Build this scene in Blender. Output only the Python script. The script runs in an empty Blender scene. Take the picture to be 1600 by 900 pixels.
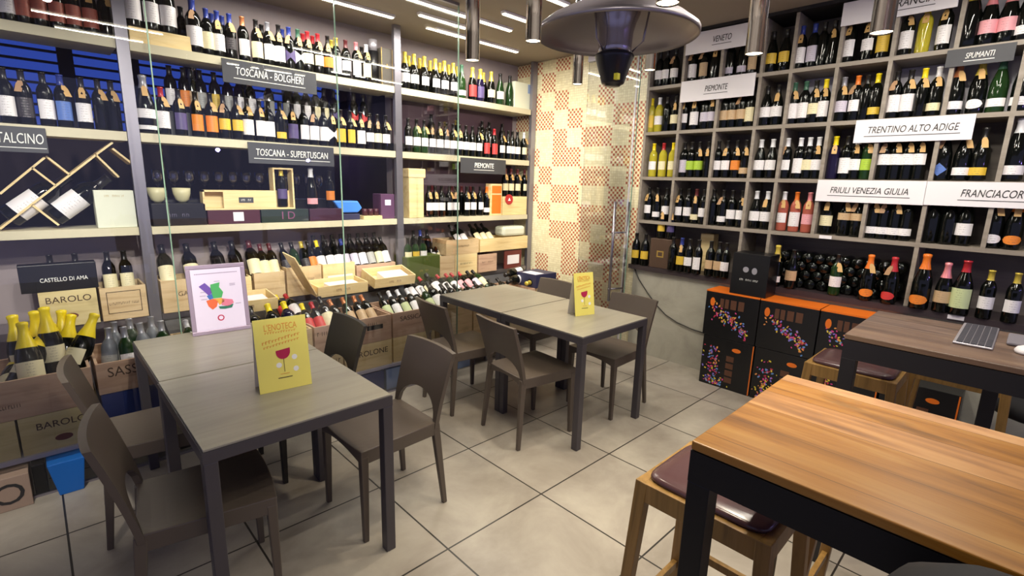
import bpy, math, random, re
from mathutils import Vector, Matrix
random.seed(7)
S = bpy.context.scene
C = S.collection
PI = math.pi

# ------------------------------------------------------------------ camera
FPX, YAW, PITCH, ROLL = 781.05, 0.801507, 0.208095, 0.028551
CAM = Vector((-1.7806, -1.5720, 1.6107))
cy, sy = math.cos(YAW), math.sin(YAW)
FW = Vector((cy*math.cos(PITCH), sy*math.cos(PITCH), -math.sin(PITCH)))
_r = Vector((sy, -cy, 0)); _u = _r.cross(FW)
RT = math.cos(ROLL)*_r + math.sin(ROLL)*_u
UP = -math.sin(ROLL)*_r + math.cos(ROLL)*_u
cam = bpy.data.cameras.new('camera'); co = bpy.data.objects.new('camera', cam); C.objects.link(co)
cam.sensor_width = 36; cam.lens = FPX*36/1600; cam.clip_start = 0.02
co.matrix_world = Matrix(((RT.x, UP.x, -FW.x, CAM.x), (RT.y, UP.y, -FW.y, CAM.y), (RT.z, UP.z, -FW.z, CAM.z), (0, 0, 0, 1)))
S.camera = co
def at(px, py, axis, val):
    """point of the room seen at a pixel of the 1600x900 photo, on the plane axis = val"""
    d = FW*FPX + RT*(px-800) - UP*(py-450)
    return CAM + d*((val-CAM[axis])/d[axis])

# ------------------------------------------------------------------ world, exposure, lamps
S.view_settings.view_transform = 'Standard'; S.view_settings.look = 'None'
S.view_settings.exposure = 0.0; S.view_settings.gamma = 1.0; S.view_settings.use_curve_mapping = False
w = bpy.data.worlds.new('street_daylight'); S.world = w; w.use_nodes = True
bg = w.node_tree.nodes['Background']; bg.inputs[0].default_value = (0.50, 0.50, 0.85, 1); bg.inputs[1].default_value = 0.55
STRIPS = [(-0.75, 0.536, 2.29), (0.97, 1.936, 2.29), (-0.2, 1.40, 1.82), (0.638, 1.10, 2.06), (1.054, 1.42, 1.535), (0.85, 1.245, 1.06),
          (-1.56, -0.67, -1.03), (-1.40, -0.75, -1.53), (0.3, 1.7, -0.55), (1.1, 2.1, -1.35), (0.1, 1.0, -1.9)]
def area(name, loc, sx, sy_, power, col, rot=(0, 0, 0)):
    l = bpy.data.lights.new(name, 'AREA'); l.shape = 'RECTANGLE'; l.size = sx; l.size_y = sy_; l.energy = power; l.color = col
    o = bpy.data.objects.new(name, l); C.objects.link(o); o.location = loc; o.rotation_euler = rot; return o
for a, b, y in STRIPS:
    area('led_strip_light', ((a+b)/2, y, 2.868), b-a, 0.025, 15*(b-a), (1.0, 0.93, 0.80))
SPOTS = [(-2.3, .1, -2.1, 2.6, 1.6), (-1.5, -.2, -1.1, 2.6, 1.5), (-.9, -.5, -.1, 2.6, 1.6), (-.4, -.9, .9, 2.6, 1.5), (.2, -1.0, 1.7, 2.6, 1.6), (-1.2, -1.1, -.6, 2.4, .8), (-2.2, -.3, -1.7, 2.0, .5), (-.6, -.2, .0, 2.1, .6), (.3, -.5, 1.0, 2.2, .6), (.0, .1, 2.4, 1.9, 1.5),  # low-aimed entries are fill, added to brighten the crates and lower shelf
         (.9, .3, 2.42, .7, 1.6), (.7, -.5, 2.42, -.2, 1.7), (.8, -1.2, 2.42, -.9, 1.8), (.7, -2.0, 2.42, -1.5, 1.4)]  # right-wall entries are added fill to brighten the cubbies, without fixtures
for x, y, tx, ty, tz in SPOTS:
    l = bpy.data.lights.new('shelf_and_fill_spot', 'SPOT'); l.energy = 38 if tx == 2.42 else 240; l.spot_size = 1.0 if tx == 2.42 else .78; l.spot_blend = .9; l.color = (1, .93, .80); l.shadow_soft_size = .03
    o = bpy.data.objects.new('shelf_and_fill_spot', l); C.objects.link(o); o.location = (x, y, 2.80)
    o.rotation_euler = (Vector((tx, ty, tz))-o.location).to_track_quat('-Z', 'Y').to_euler()
for x, y, z, e in ((2.0, -4.4, 1.9, 20), (.6, -4.6, 2.0, 14)):
    l = bpy.data.lights.new('violet_shop_lamp', 'POINT'); l.energy = e; l.color = (.36, .24, 1.0); l.shadow_soft_size = .03
    o = bpy.data.objects.new('violet_shop_lamp', l); C.objects.link(o); o.location = (x, y, z)

# ------------------------------------------------------------------ node helpers / materials
def srgb(h):
    if isinstance(h, str):
        h = tuple(int(h[i:i+2], 16)/255 for i in (0, 2, 4))
    return tuple(c/12.92 if c <= .04045 else ((c+.055)/1.055)**2.4 for c in h) + (1,)
class NT:
    def __init__(s, name):
        s.m = bpy.data.materials.new(name); s.m.use_nodes = True; s.t = s.m.node_tree; s.b = s.t.nodes['Principled BSDF']
    def n(s, typ, **kw):
        nd = s.t.nodes.new(typ)
        for k, v in kw.items():
            if k.startswith('i_'): nd.inputs[k[2:].replace('_', ' ')].default_value = v
            else: setattr(nd, k, v)
        return nd
    def l(s, a, b): s.t.links.new(a, b)
    def math(s, op, a, b=None, c=None):
        nd = s.t.nodes.new('ShaderNodeMath'); nd.operation = op
        for i, v in enumerate((a, b, c)):
            if v is None: continue
            if isinstance(v, (int, float)): nd.inputs[i].default_value = v
            else: s.l(v, nd.inputs[i])
        return nd.outputs[0]
    def mix(s, f, a, b):
        nd = s.t.nodes.new('ShaderNodeMix'); nd.data_type = 'RGBA'
        for i, v in ((0, f), (6, a), (7, b)):
            if isinstance(v, (int, float)): nd.inputs[i].default_value = v
            elif isinstance(v, tuple): nd.inputs[i].default_value = v
            else: s.l(v, nd.inputs[i])
        return nd.outputs[2]
    def coord(s, scale=(1, 1, 1), kind='Object'):
        tc = s.n('ShaderNodeTexCoord'); mp = s.n('ShaderNodeMapping'); mp.inputs['Scale'].default_value = scale
        s.l(tc.outputs[kind], mp.inputs[0]); return mp.outputs[0]
    def noise(s, vec, scale, detail=3, rough=.55, dist=0):
        nd = s.n('ShaderNodeTexNoise'); nd.inputs['Scale'].default_value = scale; nd.inputs['Detail'].default_value = detail
        nd.inputs['Roughness'].default_value = rough; nd.inputs['Distortion'].default_value = dist; s.l(vec, nd.inputs['Vector']); return nd.outputs[0]
    def ramp(s, f, stops):
        nd = s.n('ShaderNodeValToRGB'); cr = nd.color_ramp
        while len(cr.elements) < len(stops): cr.elements.new(.5)
        for e, (p, c) in zip(cr.elements, stops): e.position = p; e.color = c
        s.l(f, nd.inputs[0]); return nd.outputs[0]
    def base(s, c):
        if isinstance(c, tuple): s.b.inputs['Base Color'].default_value = c
        else: s.l(c, s.b.inputs['Base Color'])
    def bump(s, h, strength=.2, dist=.01):
        nd = s.n('ShaderNodeBump'); nd.inputs['Strength'].default_value = strength; nd.inputs['Distance'].default_value = dist
        s.l(h, nd.inputs['Height']); s.l(nd.outputs[0], s.b.inputs['Normal'])
def mat(name, col, rough=.5, metal=0, var=0, vscale=8, spec=.5, coat=0):
    t = NT(name); c = srgb(col)
    if var:
        v = t.coord(); n = t.noise(v, vscale)
        d = tuple(x*(1-var) for x in c[:3])+(1,); e = tuple(min(1, x*(1+var)) for x in c[:3])+(1,)
        t.base(t.mix(n, d, e))
    else: t.base(c)
    t.b.inputs['Roughness'].default_value = rough; t.b.inputs['Metallic'].default_value = metal
    t.b.inputs['Specular IOR Level'].default_value = spec; t.b.inputs['Coat Weight'].default_value = coat
    return t.m
def emis(name, col, st):
    t = NT(name); t.base((0, 0, 0, 1)); t.b.inputs['Emission Color'].default_value = srgb(col); t.b.inputs['Emission Strength'].default_value = st
    return t.m
def wood(name, c1, c2, c3, axis=0, rough=.5, plank=0, scale=1.0, knots=True):
    """grain runs along the given object axis"""
    t = NT(name); sc = [14*scale]*3; sc[axis] = 1.3*scale
    v = t.coord(tuple(sc)); n = t.noise(v, 1.6, 5, .6, .8)
    col = t.ramp(n, [(.28, srgb(c1)), (.5, srgb(c2)), (.75, srgb(c3))])
    fine = [90*scale]*3; fine[axis] = 3*scale
    n2 = t.noise(t.coord(tuple(fine)), 1.0, 3, .6)
    col = t.mix(t.math('MULTIPLY', n2, .35), col, srgb(c1))
    if knots:
        ks = [3.2*scale]*3; ks[axis] = .9*scale
        n3 = t.noise(t.coord(tuple(ks)), 1.9, 4, .7, .5)
        k = t.ramp(n3, [(.55, (0, 0, 0, 1)), (.68, (1, 1, 1, 1))])
        dk = tuple(x*.28 for x in srgb(c1)[:3])+(1,)
        col = t.mix(t.math('MULTIPLY', k, .6), col, dk)
    if plank:
        sp = t.n('ShaderNodeSeparateXYZ'); t.l(t.coord(), sp.inputs[0]); o = 1 if axis == 0 else 0
        y = t.math('DIVIDE', sp.outputs[o], plank); fl = t.math('FLOOR', y); fr = t.math('FRACT', y)
        wn = t.n('ShaderNodeTexWhiteNoise', noise_dimensions='1D'); t.l(fl, wn.inputs['W'])
        hsv = t.n('ShaderNodeHueSaturation'); t.l(col, hsv.inputs['Color'])
        t.l(t.math('MULTIPLY_ADD', wn.outputs[0], .5, .72), hsv.inputs['Value'])
        t.l(t.math('MULTIPLY_ADD', wn.outputs[0], -.25, 1.05), hsv.inputs['Saturation'])
        gap = t.math('LESS_THAN', fr, .012)
        col = t.mix(gap, hsv.outputs[0], tuple(x*.25 for x in srgb(c1)[:3])+(1,))
    t.base(col); t.b.inputs['Roughness'].default_value = rough; t.bump(n2, .08, .003)
    return t.m

M = {}
M['chair'] = mat('taupe_resin', '544a42', .36, var=.05)
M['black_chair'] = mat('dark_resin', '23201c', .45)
M['table_top'] = wood('grey_laminate', '858074', '938e80', '9d988a', 0, .33, 0, .6, knots=False)
M['table_metal'] = mat('charcoal_metal', '4b474c', .4, .3)
M['black_metal'] = mat('black_metal', '17171b', .35, .4)
M['dark_metal2'] = mat('dark_grey_metal', '2d2c2e', .4, .4)
M['oak'] = wood('golden_oak', '754a1d', 'ab742f', 'c49654', 1, .36, .125, .8)
M['old_oak'] = wood('smoked_oak', '4e3a30', '7a6050', '9a8068', 1, .42, .15, .8)
M['stool_wood'] = wood('olive_beech', '6e5226', '94713a', 'a9814a', 2, .4, 0, 1, knots=False)
M['leather'] = mat('brown_leather', '50383a', .22, var=.08, vscale=60)
M['pine'] = wood('pine_crate', 'bb9c70', 'd9be92', 'e6d0a8', 0, .6, 0, .8)
M['pine_pink'] = wood('pink_pine', 'a98670', 'c9a78c', 'd6b99c', 0, .6, 0, .8)
M['pine_yellow'] = wood('yellow_pine', 'c2ad78', 'd8c68e', 'e4d5a4', 0, .6, 0, .8)
M['pine_light'] = wood('light_pine', 'd2b47c', 'ecd49c', 'f5e3b4', 0, .55, 0, .8, knots=False)
M['shelf_wood'] = wood('grey_shelf_wood', '7d7468', '968c80', 'a59b8f', 1, .5, 0, .8, knots=False)
M['shelf_back'] = wood('grey_back_panel', '5d554f', '6f665f', '7d746b', 1, .6, 0, .7, knots=False)
M['shelf_board'] = mat('light_shelf_board', 'cbc3a6', .45, var=.05)
M['steel'] = mat('brushed_steel', '9a96a0', .3, .85)
M['post'] = mat('satin_post', '8e8b94', .35, .7)
M['chrome'] = mat('chrome', 'c8c6d0', .12, 1)
M['white'] = mat('white_card', 'e8e4e8', .5)
M['slate'] = mat('slate_board', '3e3f44', .55)
M['ink'] = mat('black_ink', '2a2828', .6)
M['brown_ink'] = mat('burnt_brown_ink', '4a3424', .7)
M['maroon_ink'] = mat('maroon_ink', '6b2f28', .7)
M['chalk'] = mat('white_chalk', 'f0f0ea', .6)
M['red'] = mat('red_gloss', 'b02028', .4)
M['paper_yellow'] = mat('yellow_paper', 'ece070', .6)
M['wine_ink'] = mat('wine_red_ink', 'b01848', .6)
M['orange_ink'] = mat('orange_ink', 'e59a3c', .6)
M['frame_lilac'] = mat('pewter_frame', 'a595a8', .35, .3)
M['poster'] = mat('poster_paper', 'dcd2e8', .5)
M['carton_black'] = mat('black_carton', '121214', .35)
M['orange_card'] = mat('orange_carton', 'e8741c', .45)
M['brown_card'] = mat('brown_giftbox', '4f3b2e', .45)
M['gold'] = mat('gold_print', 'b89a50', .35, .5)
M['blue_box'] = mat('blue_carton', '2c3c78', .45)
M['bright_blue'] = mat('blue_plastic', '1464b8', .4)
M['pale_blue'] = mat('pale_blue_carton', '8fa4c8', .5)
M['green_card'] = mat('olive_green_carton', '4c5a22', .4)
M['dark_red_card'] = mat('maroon_carton', '451c28', .4)
M['white_box'] = mat('pale_box', 'd9dcc8', .5, var=.04)
M['navy'] = mat('navy_carton', '30304e', .5)
M['key'] = mat('dark_keys', '3a3a44', .5)
M['alu'] = mat('aluminium', 'b8b4bc', .35, .6)
M['black_fabric'] = mat('black_nylon', '131217', .75, var=.2, vscale=90)
M['cable'] = mat('black_rubber', '2a2826', .5)
M['led'] = emis('led_diffuser', 'fff4d8', 5.0)
M['spot'] = emis('spot_lens', 'ffe8bc', 9.0)
M['heater_black'] = mat('heater_black', '181822', .3)
M['glass_clear'] = None

def glass_mat(name, tint, refl=.10, rough=0.0):
    t = NT(name); tr = t.n('ShaderNodeBsdfTransparent'); tr.inputs[0].default_value = tint
    gl = t.n('ShaderNodeBsdfGlossy'); gl.inputs['Roughness'].default_value = rough
    fr = t.n('ShaderNodeFresnel'); fr.inputs[0].default_value = 1.5
    f = t.math('ADD', t.math('MULTIPLY', fr.outputs[0], .9), refl-.04)
    mx = t.n('ShaderNodeMixShader'); t.l(f, mx.inputs[0]); t.l(tr.outputs[0], mx.inputs[1]); t.l(gl.outputs[0], mx.inputs[2])
    t.l(mx.outputs[0], t.t.nodes['Material Output'].inputs[0]); return t.m
M['pane'] = glass_mat('clear_pane', (.96, .97, .98, 1), .05)
M['stem_glass'] = glass_mat('stemware', (.88, .88, .95, 1), .16)
M['glass_edge'] = mat('green_glass_edge', '7c9a86', .25)

# floor tiles 0.61 m
def floor_mat():
    t = NT('porcelain_tile'); v = t.coord(); sp = t.n('ShaderNodeSeparateXYZ'); t.l(v, sp.inputs[0])
    fx = t.math('DIVIDE', sp.outputs[0], .61); fy = t.math('DIVIDE', sp.outputs[1], .61)
    def edge(f):
        fr = t.math('FRACT', f); return t.math('MINIMUM', fr, t.math('SUBTRACT', 1, fr))
    d = t.math('MINIMUM', edge(fx), edge(fy)); g = t.math('LESS_THAN', d, .0068)
    wn = t.n('ShaderNodeTexWhiteNoise', noise_dimensions='2D'); cb = t.n('ShaderNodeCombineXYZ')
    t.l(t.math('FLOOR', fx), cb.inputs[0]); t.l(t.math('FLOOR', fy), cb.inputs[1]); t.l(cb.outputs[0], wn.inputs['Vector'])
    n = t.noise(v, 2.2, 6, .62, .4); n2 = t.noise(v, 14, 4, .6)
    col = t.ramp(n, [(.28, srgb('837a6f')), (.5, srgb('9d958a')), (.72, srgb('b3ac9f'))])
    col = t.mix(t.math('MULTIPLY', n2, .25), col, srgb('8a8378'))
    hs = t.n('ShaderNodeHueSaturation'); t.l(col, hs.inputs['Color']); t.l(t.math('MULTIPLY_ADD', wn.outputs[0], .14, .93), hs.inputs['Value'])
    t.base(t.mix(g, hs.outputs[0], srgb('2c2824'))); t.b.inputs['Roughness'].default_value = .38
    t.bump(t.math('SUBTRACT', 1, g), .3, .002); return t.m
def concrete_mat():
    t = NT('raw_concrete'); v = t.coord(); n = t.noise(v, 2.5, 8, .65, .5)
    t.base(t.ramp(n, [(.25, srgb('8c887c')), (.5, srgb('a6a294')), (.8, srgb('b8b4a6'))])); t.b.inputs['Roughness'].default_value = .8
    t.bump(n, .1, .01); return t.m
def mosaic_mat(name, dots):
    t = NT(name); sp = t.n('ShaderNodeSeparateXYZ'); t.l(t.coord(), sp.inputs[0]); k = .195/8
    a = t.math('DIVIDE', t.math('SUBTRACT', sp.outputs[1], 1.05), k); b = t.math('DIVIDE', t.math('SUBTRACT', sp.outputs[2], .04), k)
    fa, fb = t.math('FLOOR', a), t.math('FLOOR', b)
    cb = t.n('ShaderNodeCombineXYZ'); t.l(fa, cb.inputs[0]); t.l(fb, cb.inputs[1])
    wn = t.n('ShaderNodeTexWhiteNoise', noise_dimensions='2D'); t.l(cb.outputs[0], wn.inputs['Vector'])
    col = t.ramp(wn.outputs[0], [(0, srgb('e6dcb4')), (1, srgb('f8f0cc'))])
    if dots:
        par = t.math('LESS_THAN', t.math('MODULO', t.math('ADD', t.math('ADD', fa, fb), 400), 2), .5)
        fra = t.math('SUBTRACT', t.math('FRACT', a), .5); frb = t.math('SUBTRACT', t.math('FRACT', b), .5)
        m = t.math('MULTIPLY', par, t.math('LESS_THAN', t.math('MAXIMUM', t.math('ABSOLUTE', fra), t.math('ABSOLUTE', frb)), .42))
        red = t.ramp(wn.outputs[0], [(0, srgb('a8442c')), (1, srgb('c8704c'))]); col = t.mix(m, col, red)
    def edge(f):
        fr = t.math('FRACT', f); return t.math('MINIMUM', fr, t.math('SUBTRACT', 1, fr))
    g = t.math('LESS_THAN', t.math('MINIMUM', edge(a), edge(b)), .06)
    t.base(t.mix(g, col, srgb('d8caa4'))); t.b.inputs['Roughness'].default_value = .3; return t.m
def label_mat(name, col, ink='555050'):
    t = NT(name); v = t.coord(); sp = t.n('ShaderNodeSeparateXYZ'); t.l(v, sp.inputs[0])
    ln = t.math('LESS_THAN', t.math('FRACT', t.math('MULTIPLY', sp.outputs[2], 70)), .32)
    n = t.noise(t.coord((260, 1, 60)), 1, 2)
    c = t.math('LESS_THAN', t.math('ABSOLUTE', sp.outputs[0]), .017)
    f = t.math('MULTIPLY', t.math('MULTIPLY', ln, t.math('GREATER_THAN', n, .52)), c)
    t.base(t.mix(t.math('MULTIPLY', f, .45), srgb(col), srgb(ink))); t.b.inputs['Roughness'].default_value = .5; return t.m
CAPS = {'k': ('1a1818', 'black'), 'b': ('2c3c8c', 'blue'), 'r': ('b02830', 'red'), 'g': ('d8c050', 'gold'), 'y': ('f2d81c', 'yellow'), 'o': ('e07424', 'orange'),
        'w': ('e4e4e8', 'white'), 'p': ('e89098', 'pink'), 'n': ('38604c', 'dark green'), 's': ('9c9ca4', 'silver'), 'c': ('c47c50', 'copper'), 'm': ('5a2428', 'maroon')}
LABS = {'w': ('ece8ea', 'white'), 'c': ('e6dcb4', 'cream'), 'y': ('dcb83c', 'yellow'), 'g': ('a8c83c', 'lime green'), 'o': ('e4842c', 'orange'), 'k': ('302c30', 'dark'),
        'l': ('c8c0d0', 'pale lilac'), 'B': ('5878c0', 'blue'), 'p': ('e4a0a8', 'pink'), 'b': ('c4a680', 'tan'), 't': ('a85848', 'terracotta'), 'v': ('544878', 'violet'),
        's': ('a8a8a4', 'grey'), 'r': ('c83838', 'red'), 'e': ('c8d4a0', 'pale green')}
GLS = {'k': ('0a0c0a', 'dark'), 'n': ('1c3418', 'green'), 'y': ('b0a430', 'pale gold'), 'r': ('a85848', 'rose'), 'w': ('d8d8d8', 'white'), 's': ('70747c', 'grey'), 'd': ('1a1430', 'blue-black')}
MC = {k: mat('capsule_'+v[1].replace(' ', '_'), v[0], .3, .35 if k in 'gscp' else 0) for k, v in CAPS.items()}
ML = {k: label_mat('label_'+v[1].replace(' ', '_'), v[0], 'b0a8b0' if k == 'k' else '555050') for k, v in LABS.items()}
MG = {k: mat('bottle_glass_'+v[1].replace(' ', '_'), v[0], .07 if k not in 'ws' else .35, spec=.42) for k, v in GLS.items()}
M['tag'] = mat('kraft_tag', 'c8a064', .6)
M['tag_brown'] = mat('kraft_tag_brown', 'a5805c', .6)

# ------------------------------------------------------------------ mesh helpers
class MB:
    def __init__(s): s.v = []; s.f = []; s.mi = []; s.sm = []
    def add(s, vs, fs, mi=0, smooth=False):
        o = len(s.v); s.v += [tuple(v) for v in vs]; s.f += [tuple(i+o for i in f) for f in fs]; s.mi += [mi]*len(fs); s.sm += [smooth]*len(fs); return s
    def box(s, x0, x1, y0, y1, z0, z1, mi=0):
        return s.add([(x, y, z) for x in (x0, x1) for y in (y0, y1) for z in (z0, z1)],
                     [(0, 1, 3, 2), (4, 6, 7, 5), (0, 4, 5, 1), (2, 3, 7, 6), (0, 2, 6, 4), (1, 5, 7, 3)], mi)
    def bar(s, a, b, w0, d0, w1=None, d1=None, mi=0, side=(1, 0, 0)):
        """tapered square bar from a to b"""
        a, b = Vector(a), Vector(b); t = (b-a).normalized(); sx = Vector(side); sx = (sx - t*sx.dot(t)).normalized(); syy = t.cross(sx)
        w1 = w0 if w1 is None else w1; d1 = d0 if d1 is None else d1; vs = []
        for p, ww, dd in ((a, w0, d0), (b, w1, d1)):
            for i, j in ((-1, -1), (1, -1), (1, 1), (-1, 1)): vs.append(p + sx*ww/2*i + syy*dd/2*j)
        return s.add(vs, [(3, 2, 1, 0), (4, 5, 6, 7), (0, 1, 5, 4), (1, 2, 6, 5), (2, 3, 7, 6), (3, 0, 4, 7)], mi)
    def lathe(s, prof, n=16, mi=0, c=(0, 0, 0)):
        vs = []; fs = []; ring = []
        for r, z in prof:
            if r < 1e-6: ring.append([len(vs)]); vs.append((c[0], c[1], c[2]+z))
            else:
                ring.append(list(range(len(vs), len(vs)+n))); vs += [(c[0]+r*math.cos(2*PI*k/n), c[1]+r*math.sin(2*PI*k/n), c[2]+z) for k in range(n)]
        for a, b in zip(ring, ring[1:]):
            for k in range(n):
                k2 = (k+1) % n
                if len(a) == 1 and len(b) == 1: continue
                if len(a) == 1: fs.append((a[0], b[k2], b[k]))
                elif len(b) == 1: fs.append((a[k], a[k2], b[0]))
                else: fs.append((a[k], a[k2], b[k2], b[k]))
        return s.add(vs, fs, mi, True)
    def tube(s, pts, r, n=8, mi=0):
        pts = [Vector(p) for p in pts]; vs = []; fs = []
        for i, p in enumerate(pts):
            t = (pts[min(i+1, len(pts)-1)]-pts[max(i-1, 0)]).normalized(); a = Vector((0, 0, 1)) if abs(t.z) < .9 else Vector((1, 0, 0))
            u = t.cross(a).normalized(); v = t.cross(u); rr = r[i] if isinstance(r, (list, tuple)) else r
            vs += [p + u*rr*math.cos(2*PI*k/n) + v*rr*math.sin(2*PI*k/n) for k in range(n)]
        for i in range(len(pts)-1):
            for k in range(n): fs.append((i*n+k, i*n+(k+1) % n, (i+1)*n+(k+1) % n, (i+1)*n+k))
        fs.append(tuple(range(n))[::-1]); fs.append(tuple(range((len(pts)-1)*n, len(pts)*n)))
        return s.add(vs, fs, mi, True)
    def prism(s, poly, y0, y1, mi=0):
        """polygon in XZ extruded along Y"""
        n = len(poly); vs = [(x, y0, z) for x, z in poly]+[(x, y1, z) for x, z in poly]
        return s.add(vs, [tuple(range(n)), tuple(range(n, 2*n))[::-1]]+[(i, i+n, (i+1) % n+n, (i+1) % n) for i in range(n)], mi)
    def mesh(s, name, mats):
        me = bpy.data.meshes.new(name); me.from_pydata(s.v, [], s.f); me.polygons.foreach_set('material_index', s.mi); me.polygons.foreach_set('use_smooth', s.sm)
        for m in (mats if isinstance(mats, (list, tuple)) else [mats]): me.materials.append(m)
        me.update(); return me
    def obj(s, name, mats, parent=None, loc=(0, 0, 0), rot=(0, 0, 0), bevel=0, smooth_angle=None):
        me = s.mesh(name, mats)
        import bmesh
        bm = bmesh.new(); bm.from_mesh(me); bmesh.ops.recalc_face_normals(bm, faces=bm.faces); bm.to_mesh(me); bm.free()
        return link(name, me, parent, loc, rot, bevel)
def link(name, me, parent=None, loc=(0, 0, 0), rot=(0, 0, 0), bevel=0):
    o = bpy.data.objects.new(name, me); C.objects.link(o); o.location = loc; o.rotation_euler = rot
    if parent is not None: o.parent = parent
    if bevel:
        b = o.modifiers.new('bevel', 'BEVEL'); b.width = bevel; b.segments = 2; b.limit_method = 'ANGLE'
    return o
LABELS = set()
def tag(o, label, cat, group=None, kind=None):
    n = len(label.split())
    if n > 16 or n < 4: print('LABEL LENGTH', n, label)
    if label in LABELS: print('DUPLICATE LABEL', label)
    LABELS.add(label); o['label'] = label; o['category'] = cat
    if group: o['group'] = group
    if kind: o['kind'] = kind
    return o
def thing(name, label, cat, loc=(0, 0, 0), rz=0, group=None, rot=None):
    o = bpy.data.objects.new(name, None); C.objects.link(o); o.empty_display_size = .05; o.location = loc
    o.rotation_euler = rot if rot else (0, 0, rz); tag(o, label, cat, group); return o
def struct(name, mb, m, bevel=0, **k):
    o = mb.obj(name, m, bevel=bevel, **k); o['kind'] = 'structure'; return o
def dup(root, loc, rz, label, group=None):
    r = root.copy(); C.objects.link(r); r.location = loc; r.rotation_euler = (0, 0, rz); tag(r, label, root['category'], group)
    for ch in list(root.children):
        c = ch.copy(); C.objects.link(c); c.parent = r
        for g in ch.children:
            d = g.copy(); C.objects.link(d); d.parent = c
    return r
def text(name, s, size, m, parent, loc, rot, width=None, shear=0.0, sx=1.0, ext=.0008, bold=0):
    cu = bpy.data.curves.new(name, 'FONT'); cu.body = s; cu.size = size; cu.align_x = 'CENTER'; cu.align_y = 'CENTER'; cu.extrude = ext; cu.shear = shear; cu.offset = bold
    cu.resolution_u = 3
    o = bpy.data.objects.new(name, cu); C.objects.link(o); dg = bpy.context.evaluated_depsgraph_get()
    me = bpy.data.meshes.new_from_object(o.evaluated_get(dg)); bpy.data.objects.remove(o); me.materials.clear(); me.materials.append(m)
    xs = [v.co.x for v in me.vertices]; k = sx
    if width: k = width/(max(xs)-min(xs))
    for v in me.vertices: v.co.x *= k
    return link(name, me, parent, loc, rot)
def scribble(name, m, parent, x, z, w, h, y=-.0008, seed=1, n=None):
    """print too small to read: a line of short strokes"""
    rnd = random.Random(seed); mb = MB(); n = n or max(4, int(w/(h*.55))); st = w/n
    for k in range(n):
        if rnd.random() < .1: continue
        a = x-w/2+k*st; t_ = rnd.choice((0, 1, 2))
        mb.box(a+st*.1, a+st*.32, y-.0004, y, z-h/2, z+h/2)
        if t_: mb.box(a+st*.3, a+st*.8, y-.0004, y, z+h*(.3 if t_ == 1 else -.5), z+h*(.5 if t_ == 1 else -.3))
    return mb.obj(name, m, parent)
FA = (PI/2, 0, 0)              # text facing -Y
FB = (PI/2, 0, -PI/2)          # text facing -X
def disc(mb, cx, cz, rx, rz, y0, y1, n=20, mi=0):
    return mb.prism([(cx+rx*math.cos(2*PI*k/n), cz+rz*math.sin(2*PI*k/n)) for k in range(n)], y0, y1, mi)

# ------------------------------------------------------------------ ROOM
CEIL = 2.9
struct('floor', MB().box(-5, 3.2, -5, 4.6, -.1, 0), floor_mat())
struct('ceiling', MB().box(-5, 3.2, -5, 4.6, CEIL, CEIL+.1), mat('warm_grey_ceiling', '8f8476', .8, var=.05, vscale=1.5))
WM = mat('grey_plaster', '9b8f90', .8, var=.05, vscale=2)
YW = 2.80
wl = MB().box(-5, .80, YW, YW+.1, 0, 1.22).box(-5, .80, YW, YW+.1, 2.38, CEIL).box(.80, 2.55, YW, YW+.1, 0, CEIL)
struct('wall_left', wl, WM)
br = MB().box(-5, 1.2, 4.3, 4.4, 0, CEIL).box(1.1, 1.2, 2.9, 4.3, 0, CEIL)
struct('wall_back', br, mat('maroon_plaster', '2a1a20', .8))
wi = MB()
for k in range(9): wi.box(-4.6, 1.0, 4.24, 4.27, 1.95+k*.085, 1.968+k*.085)
for k in range(13): wi.box(-4.6+k*.45, -4.5+k*.45, 4.22, 4.28, 1.9, 2.75)
wo = struct('window_1', wi, mat('dark_blind', '14142a', .6))
pn = MB().box(-4.6, 1.0, 4.285, 4.295, 1.9, 2.75).obj('window_pane', emis('dusk_window', '3450b8', .75), wo)
pn2 = MB().box(.35, .95, 4.17, 4.18, 1.9, 2.35).obj('lit_screen', emis('bright_window', 'c8d4ff', 1.6), wo)
# right wall: concrete dado, counter, structural wall behind the cubbies
XB = 2.42
struct('wall_right', MB().box(XB, XB+.12, -5, 1.07, 0, .82).box(2.76, 2.86, -5, 1.07, .82, CEIL), concrete_mat())
struct('trim_1', MB().box(2.385, 2.76, -5, 1.11, .825, .868), mat('dark_counter', '3a3134', .35))
# mosaic wall
XM = 2.45
ON = {0: 'AC', 1: 'BGH', 2: 'AFC', 3: 'ABDGH', 4: 'CEFH', 5: 'ACDGH', 6: 'BEFH', 7: 'ACDG', 8: 'BEFGH', 9: 'CDEGH', 10: 'DFG', 11: 'BDEG', 12: 'FAC', 13: 'BDG', 14: 'CEF', 15: 'ADH'}
mm = MB()
mm.box(XM+.002, XM+.12, 1.07, 2.8, 0, CEIL, 0)
for r in range(16):
    z1 = min(CEIL-.001, 2.965-.195*r); z0 = max(0, z1-.195 if r else 2.77)
    if z1 <= 0: continue
    for ci, L in enumerate('HGFEDCBA'):
        y0 = 1.05+.195*ci; y1 = y0+.195 if L != 'A' else 2.8
        y0 = max(y0, 1.07); x = XM if ci >= 3 else XM-.012
        mm.add([(x, y0, z0), (x, y1, z0), (x, y1, z1), (x, y0, z1)], [(0, 1, 2, 3)], 2 if L in ON.get(r, '') else 1)
mm.add([(XM-.012, 1.635, 0), (XM, 1.635, 0), (XM, 1.635, CEIL), (XM-.012, 1.635, CEIL)], [(0, 1, 2, 3)], 1)
struct('wall_mosaic', mm, [WM, mosaic_mat('mosaic_plain', False), mosaic_mat('mosaic_dots', True)])
struct('trim_2', MB().box(XM-.022, XM-.004, 1.19, 1.205, 0, CEIL-.002), mat('white_profile', 'f0ecf0', .4))
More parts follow.
